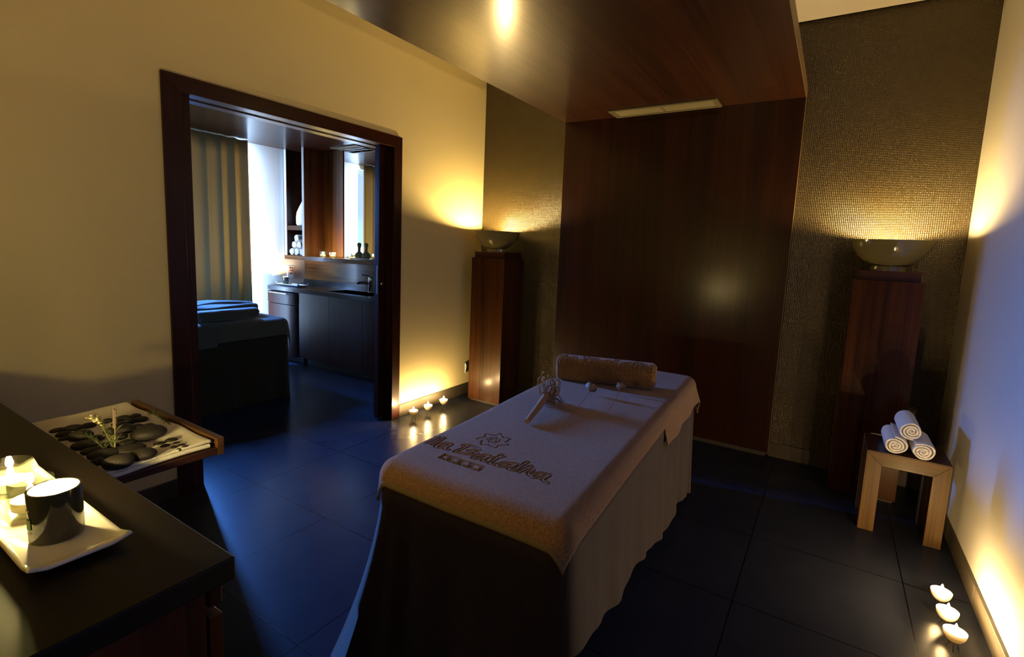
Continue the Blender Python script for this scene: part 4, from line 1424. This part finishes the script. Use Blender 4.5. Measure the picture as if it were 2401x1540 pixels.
for (xa, xb), lab in zip(edges, names):
    c = thing('base_cabinet', ((xa + xb) / 2, 3.55, 0), lab, 'cabinet', 'door cabinets of the next room counter')
    b = MB(); b.box(xa + .001, xb - .001, 3.325, YW - .065, .09, .68); b.build('body', M['casing'], c)
    b = MB(); b.box(xa + .002, xb - .002, 3.303, 3.325, .10, .80, .001); b.build('door', M['casing'], c)
    b = MB(); b.box(xa + .002, xb - .002, 3.405, YW - .065, 0, .09); b.build('toe_kick', M['dark_plastic'], c)

# upper part: backsplash, long display shelf, open shelf unit, wooden doors, mirror
b = MB(); b.box(XW, X2, YW - .045, YW, .905, 1.14)
o = b.build('backsplash', M['cabinet_x'], loc=(-4.2, YW, .905)); tag(o, 'glossy walnut backsplash panel between worktop and display shelf of the next room', 'panel')
b = MB(); b.box(XW, X2, 3.487, YW, 1.14, 1.185, .001)
o = b.build('display_shelf', M['cabinet_x'], loc=(-4.2, 3.62, 1.14)); tag(o, 'long walnut shelf carrying candles and a plate in front of the mirror', 'shelf')
us = thing('shelf_unit', (-5.13, 3.62, 1.185), 'open upright walnut shelf niche with pale edged sides beside the bright wall', 'shelf')
UX0, UX1, UY0 = XW, -4.946, 3.49
b = MB(); b.box(UX0, UX0 + .05, UY0, YW, 1.185, SZ2, .001); b.build('side_panel', M['wood_z'], us)
b = MB(); b.box(UX1 - .045, UX1, UY0, YW - .046, 1.185, SZ2, .001); b.build('side_panel', M['wood_z'], us)
b = MB(); b.box(UX0 + .05, UX1 - .045, YW - .03, YW - .01, 1.185, SZ2); b.build('back_panel', M['wood_z'], us)
b = MB(); b.box(UX0 + .05, UX1 - .045, UY0 + .003, YW - .03, 1.468, 1.518, .001); b.build('shelf_board', M['wood_x'], us)
M['pale_edge'] = simple('pale_edge', (.55, .50, .45), .4)
b = MB(); b.box(UX0 + .008, UX0 + .046, UY0 - .003, UY0, 1.185, SZ2); b.build('edge_strip', M['pale_edge'], us)
b = MB(); b.box(UX1 - .040, UX1 - .006, UY0 - .003, UY0, 1.185, SZ2); b.build('edge_strip', M['pale_edge'], us)

wc = thing('wall_cabinet', (-4.80, 3.76, 1.185), 'tall walnut wall cabinet with two flat doors above the candles', 'cabinet')
b = MB(); b.box(UX1, -4.63, 3.766, YW - .005, 1.186, SZ2); b.build('body', M['wood_z'], wc)
b = MB(); b.box(UX1 - .02, -4.962, 3.748, 3.765, 1.188, SZ2 - .004, .001); b.build('door', M['cabinet'], wc)
b = MB(); b.box(-4.958, -4.632, 3.748, 3.765, 1.188, SZ2 - .004, .001); b.build('door', M['cabinet'], wc)
mr = thing('wall_mirror', (-3.9, 3.64, 1.186), 'tall mirror right of the walnut doors reflecting the bright wall and curtain', 'mirror')
b = MB(); b.box(-4.628, -3.1, 3.768, YW - .005, 1.186, SZ2 - .002); b.build('backing', M['wood_z'], mr)
b = MB(); b.box(-4.626, -3.1, 3.758, 3.767, 1.187, SZ2 - .003); b.build('glass', M['mirror'], mr)

# vase and towels in the niche
b = MB(); b.lathe([(0, 0), (.085, 0), (.098, .02), (.10, .09), (.092, .15), (.066, .21), (.036, .27), (.024, .33), (.020, .40), (.024, .405), (.016, .40), (.015, .30), (0, .25)], (-5.085, 3.60, 1.518), 36)
o = b.build('vase', M['vase'], loc=(-5.085, 3.60, 1.518), smooth=True, angle=60); tag(o, 'white bottle shaped vase on the upper niche shelf in the next room', 'vase')
tw = []
def niche_towel(cx, cz, lab):
    o = rolled_white(cx, cz, .044, 3.51, 3.70, lab, .95, random.uniform(0, 6))
    o['group'] = 'rolled white towels in the niche'
z0 = 1.186 + .042
niche_towel(-5.215, z0, 'rolled white towel at the bottom left of the niche stack in the next room')
niche_towel(-5.125, z0, 'rolled white towel at the bottom middle of the niche stack in the next room')
niche_towel(-5.036, z0, 'rolled white towel at the bottom right of the niche stack in the next room')
niche_towel(-5.17, z0 + .076, 'rolled white towel second row left in the niche stack of the next room')
niche_towel(-5.08, z0 + .076, 'rolled white towel second row right in the niche stack of the next room')
niche_towel(-5.125, z0 + .152, 'rolled white towel crowning the niche stack in the next room')

# glass candles on the display shelf
glass_candle(-4.725, 3.555, 1.185, 'lit glass candle on the display shelf, the left one before the walnut doors', 'glass candles on the display shelf')
glass_candle(-4.555, 3.555, 1.185, 'lit glass candle on the display shelf, right one before the walnut doors', 'glass candles on the display shelf')
glass_candle(-4.335, 3.60, 1.185, 'lit glass candle on the display shelf in front of the mirror', 'glass candles on the display shelf')
plate(-4.27, -3.87, 3.50, 3.62, 1.185, 'white plate with two herbal compresses in front of the mirror', (-4.07, 3.56, 1.185), .012, .008)
def compress(cx, cy, label):
    z = 1.1955
    t = thing('herbal_compress', (cx, cy, z), label, 'herbal compress', 'herbal compresses before the mirror')
    b = MB(); b.lathe([(0, 0), (.03, .002), (.046, .018), (.046, .034), (.036, .054), (.020, .068), (.013, .076), (0, .078)], (cx, cy, z), 24); b.build('pouch', M['compress'], t, smooth=True)
    b = MB(); b.lathe([(0, .074), (.013, .075), (.015, .085), (.014, .11), (.020, .13), (.022, .145), (.017, .16), (0, .165)], (cx, cy, z), 18); b.build('handle', M['compress'], t, smooth=True)
    b = MB(); b.lathe([(.0145, .078), (.017, .081), (.0145, .085)], (cx, cy, z), 18); b.build('string', M['dried_pale'], t, smooth=True)
compress(-4.145, 3.56, 'olive cloth herbal compress ball on the plate, left one before the mirror')
compress(-4.04, 3.56, 'olive cloth herbal compress ball on the plate, right one before the mirror')

# plate and candle on the next room's worktop
plate(-5.275, -4.87, 3.345, 3.475, WZ, 'long white plate under the dark candle jar on the next room worktop', (-5.04, 3.43, WZ), .02, .012)
candle_jar(-5.192, 3.412, WZ + .0095, .031, .085, M['mug'], 'dark candle jar burning on the white plate below the wall sockets', 1, False)

# second massage table
TO2 = Vector((-4.255, 1.70, 0)); U2, V2 = Vector((1, 0, 0)), Vector((0, 1, 0))
m2 = thing('massage_table', (TO2.x, TO2.y, 0), 'massage table seen through the doorway, dark cover under grey towels', 'massage table')
skirt_cover('cover', m2, TO2, U2, V2, ZT - .006, -.265, .265, -.9, .87, lambda p, n: .004, .005, M['cover'], lambda p, n: .01)
b = MB()
for sx in (-1, 1):
    for vy in (-.75, .75):
        b.box(TO2.x + sx * .22 - .03, TO2.x + sx * .22 + .03, TO2.y + vy - .03, TO2.y + vy + .03, 0, .55)
b.box(TO2.x - .23, TO2.x + .23, TO2.y - .8, TO2.y + .8, .55, .66)
b.build('base_frame', M['dark_plastic'], m2)
P = cloth(lin(-.44, .44, 100), lin(.1, 1.05, 110), -.265, .265, -.9, .87, ZT + .001, R=.058, flare=.12, wav=.007, origin=TO2, U=U2, V=V2, seed=1)
b = MB(); b.grid(P)
o = b.build('head_towel', M['robe'], loc=(TO2.x, TO2.y + .6, ZT), smooth=True, angle=180); solid(o, .005)
tag(o, 'grey towel over the far end of the massage table in the next room', 'towel')
P = cloth(lin(-.48, .48, 100), lin(-1.05, .30, 110), -.265, .265, -.9, 3, ZT + .009, R=.063, flare=.10, wav=.006, origin=TO2, U=U2, V=V2, seed=4)
b = MB(); b.grid(P)
o = b.build('body_towel', M['robe'], loc=(TO2.x, TO2.y, ZT), smooth=True, angle=180); solid(o, .006)
tag(o, 'grey towel over the near part of the next room massage table, beside the door jamb', 'towel')

# folded robe and rolled towel on it
def pillow(x0, x1, y0, y1, z0, z1, e=.5, sag=.0):
    n, m = 40, 40
    G = []
    b = MB(); t = bmesh.new()
    bmesh.ops.create_uvsphere(t, u_segments=40, v_segments=24, radius=1)
    for v in t.verts:
        c = [math.copysign(abs(q) ** e, q) for q in v.co]
        w = .006 * math.sin(7 * c[0] + 3 * c[1])
        v.co = Vector(((x0 + x1) / 2 + (x1 - x0) / 2 * c[0], (y0 + y1) / 2 + (y1 - y0) / 2 * c[1], (z0 + z1) / 2 + (z1 - z0) / 2 * c[2] + w * max(0, c[2]) - sag * c[1] * c[1]))
    return b._take(t)
zr = ZT + .014
rb = thing('folded_bathrobe', (-4.30, 2.20, zr), 'folded grey bathrobe with collar stacked on the massage table in the next room', 'bathrobe')
pillow(-4.46, -4.14, 1.93, 2.50, zr, zr + .105, .42).build('robe_body', M['robe'], rb, smooth=True, angle=180)
for k, (ya, yb_, xa) in enumerate(((1.98, 2.46, -4.20), (2.02, 2.30, -4.33))):
    G = np.zeros((30, 10, 3))
    for i in range(30):
        for j in range(10):
            f, g = i / 29, j / 9
            G[i, j] = (xa - .075 * g - .05 * math.sin(f * PI) * (1 if k == 0 else -.4) + .02 * f, ya + (yb_ - ya) * f, zr + .105 + .014 * math.sin(g * PI) + .012 * math.sin(f * PI * 1.2) - (.02 if f < .03 or f > .97 else 0))
    b = MB(); b.grid(G)
    o = b.build('collar', M['robe'], rb, smooth=True, angle=180); solid(o, .010)
def roll2():
    c0 = Vector((-4.045, 2.15, zr + .043)); L, hx, hz = .46, .055, .043
    nl, nc = 130, 110
    G = np.zeros((nl, nc, 3)); angs = lin(0, 2 * PI, nc)
    prof = np.array([(hx * np.sign(math.cos(a)) * abs(math.cos(a)) ** .7, hz * np.sign(math.sin(a)) * abs(math.sin(a)) ** .7) for a in angs])
    arc = np.concatenate([[0], np.cumsum(np.hypot(*np.diff(prof, axis=0).T))])
    l = lin(-L / 2, L / 2, nl)
    Xe, We = np.meshgrid(l, arc - .03, indexing='ij')
    ins = np.minimum(.055 - np.abs(Xe + .03), .013 - np.abs(We))
    h = -.003 * np.clip(ins / .002, 0, 1)
    for k in range(5):
        h += np.where(ins > 0, .003 * np.clip(-star_d(Xe, We, -.03 - .04 + .02 * k, 0, .008) / .002 + .5, 0, 1), 0)
    h -= .003 * np.exp(-((We - .036) / .002) ** 2) * (.5 + .5 * np.sin(Xe * 400))
    for i in range(nl):
        e = min(i, nl - 1 - i) / nl; k = 1 - .25 * max(0, 1 - e / .04) ** 2
        for j in range(nc):
            nn = prof[j] / np.hypot(*prof[j])
            q = prof[j] * k + nn * h[i, j]
            G[i, j] = (c0.x + q[0] + .02 * (l[i] / L), c0.y + l[i], c0.z + q[1])
    b = MB(); b.grid(G)
    o = b.build('rolled_towel', M['robe'], loc=(c0.x, c0.y, zr), smooth=True, angle=180)
    tag(o, 'rolled grey towel with star panel in front of the folded bathrobe in the next room', 'towel')
    for sgn in (-1, 1):
        b = MB()
        pts = []
        for q in lin(0, 1, 60):
            a = q * 2 * PI * 2; r = 1 - .85 * q
            pts.append((c0.x + hx * .75 * r * math.cos(a) + sgn * .01, c0.y + sgn * (L / 2 - .004), c0.z + hz * .75 * r * math.sin(a)))
        b.tube(pts, .008, 8); b.build('rolled_edge', M['robe'], o, smooth=True)
roll2()
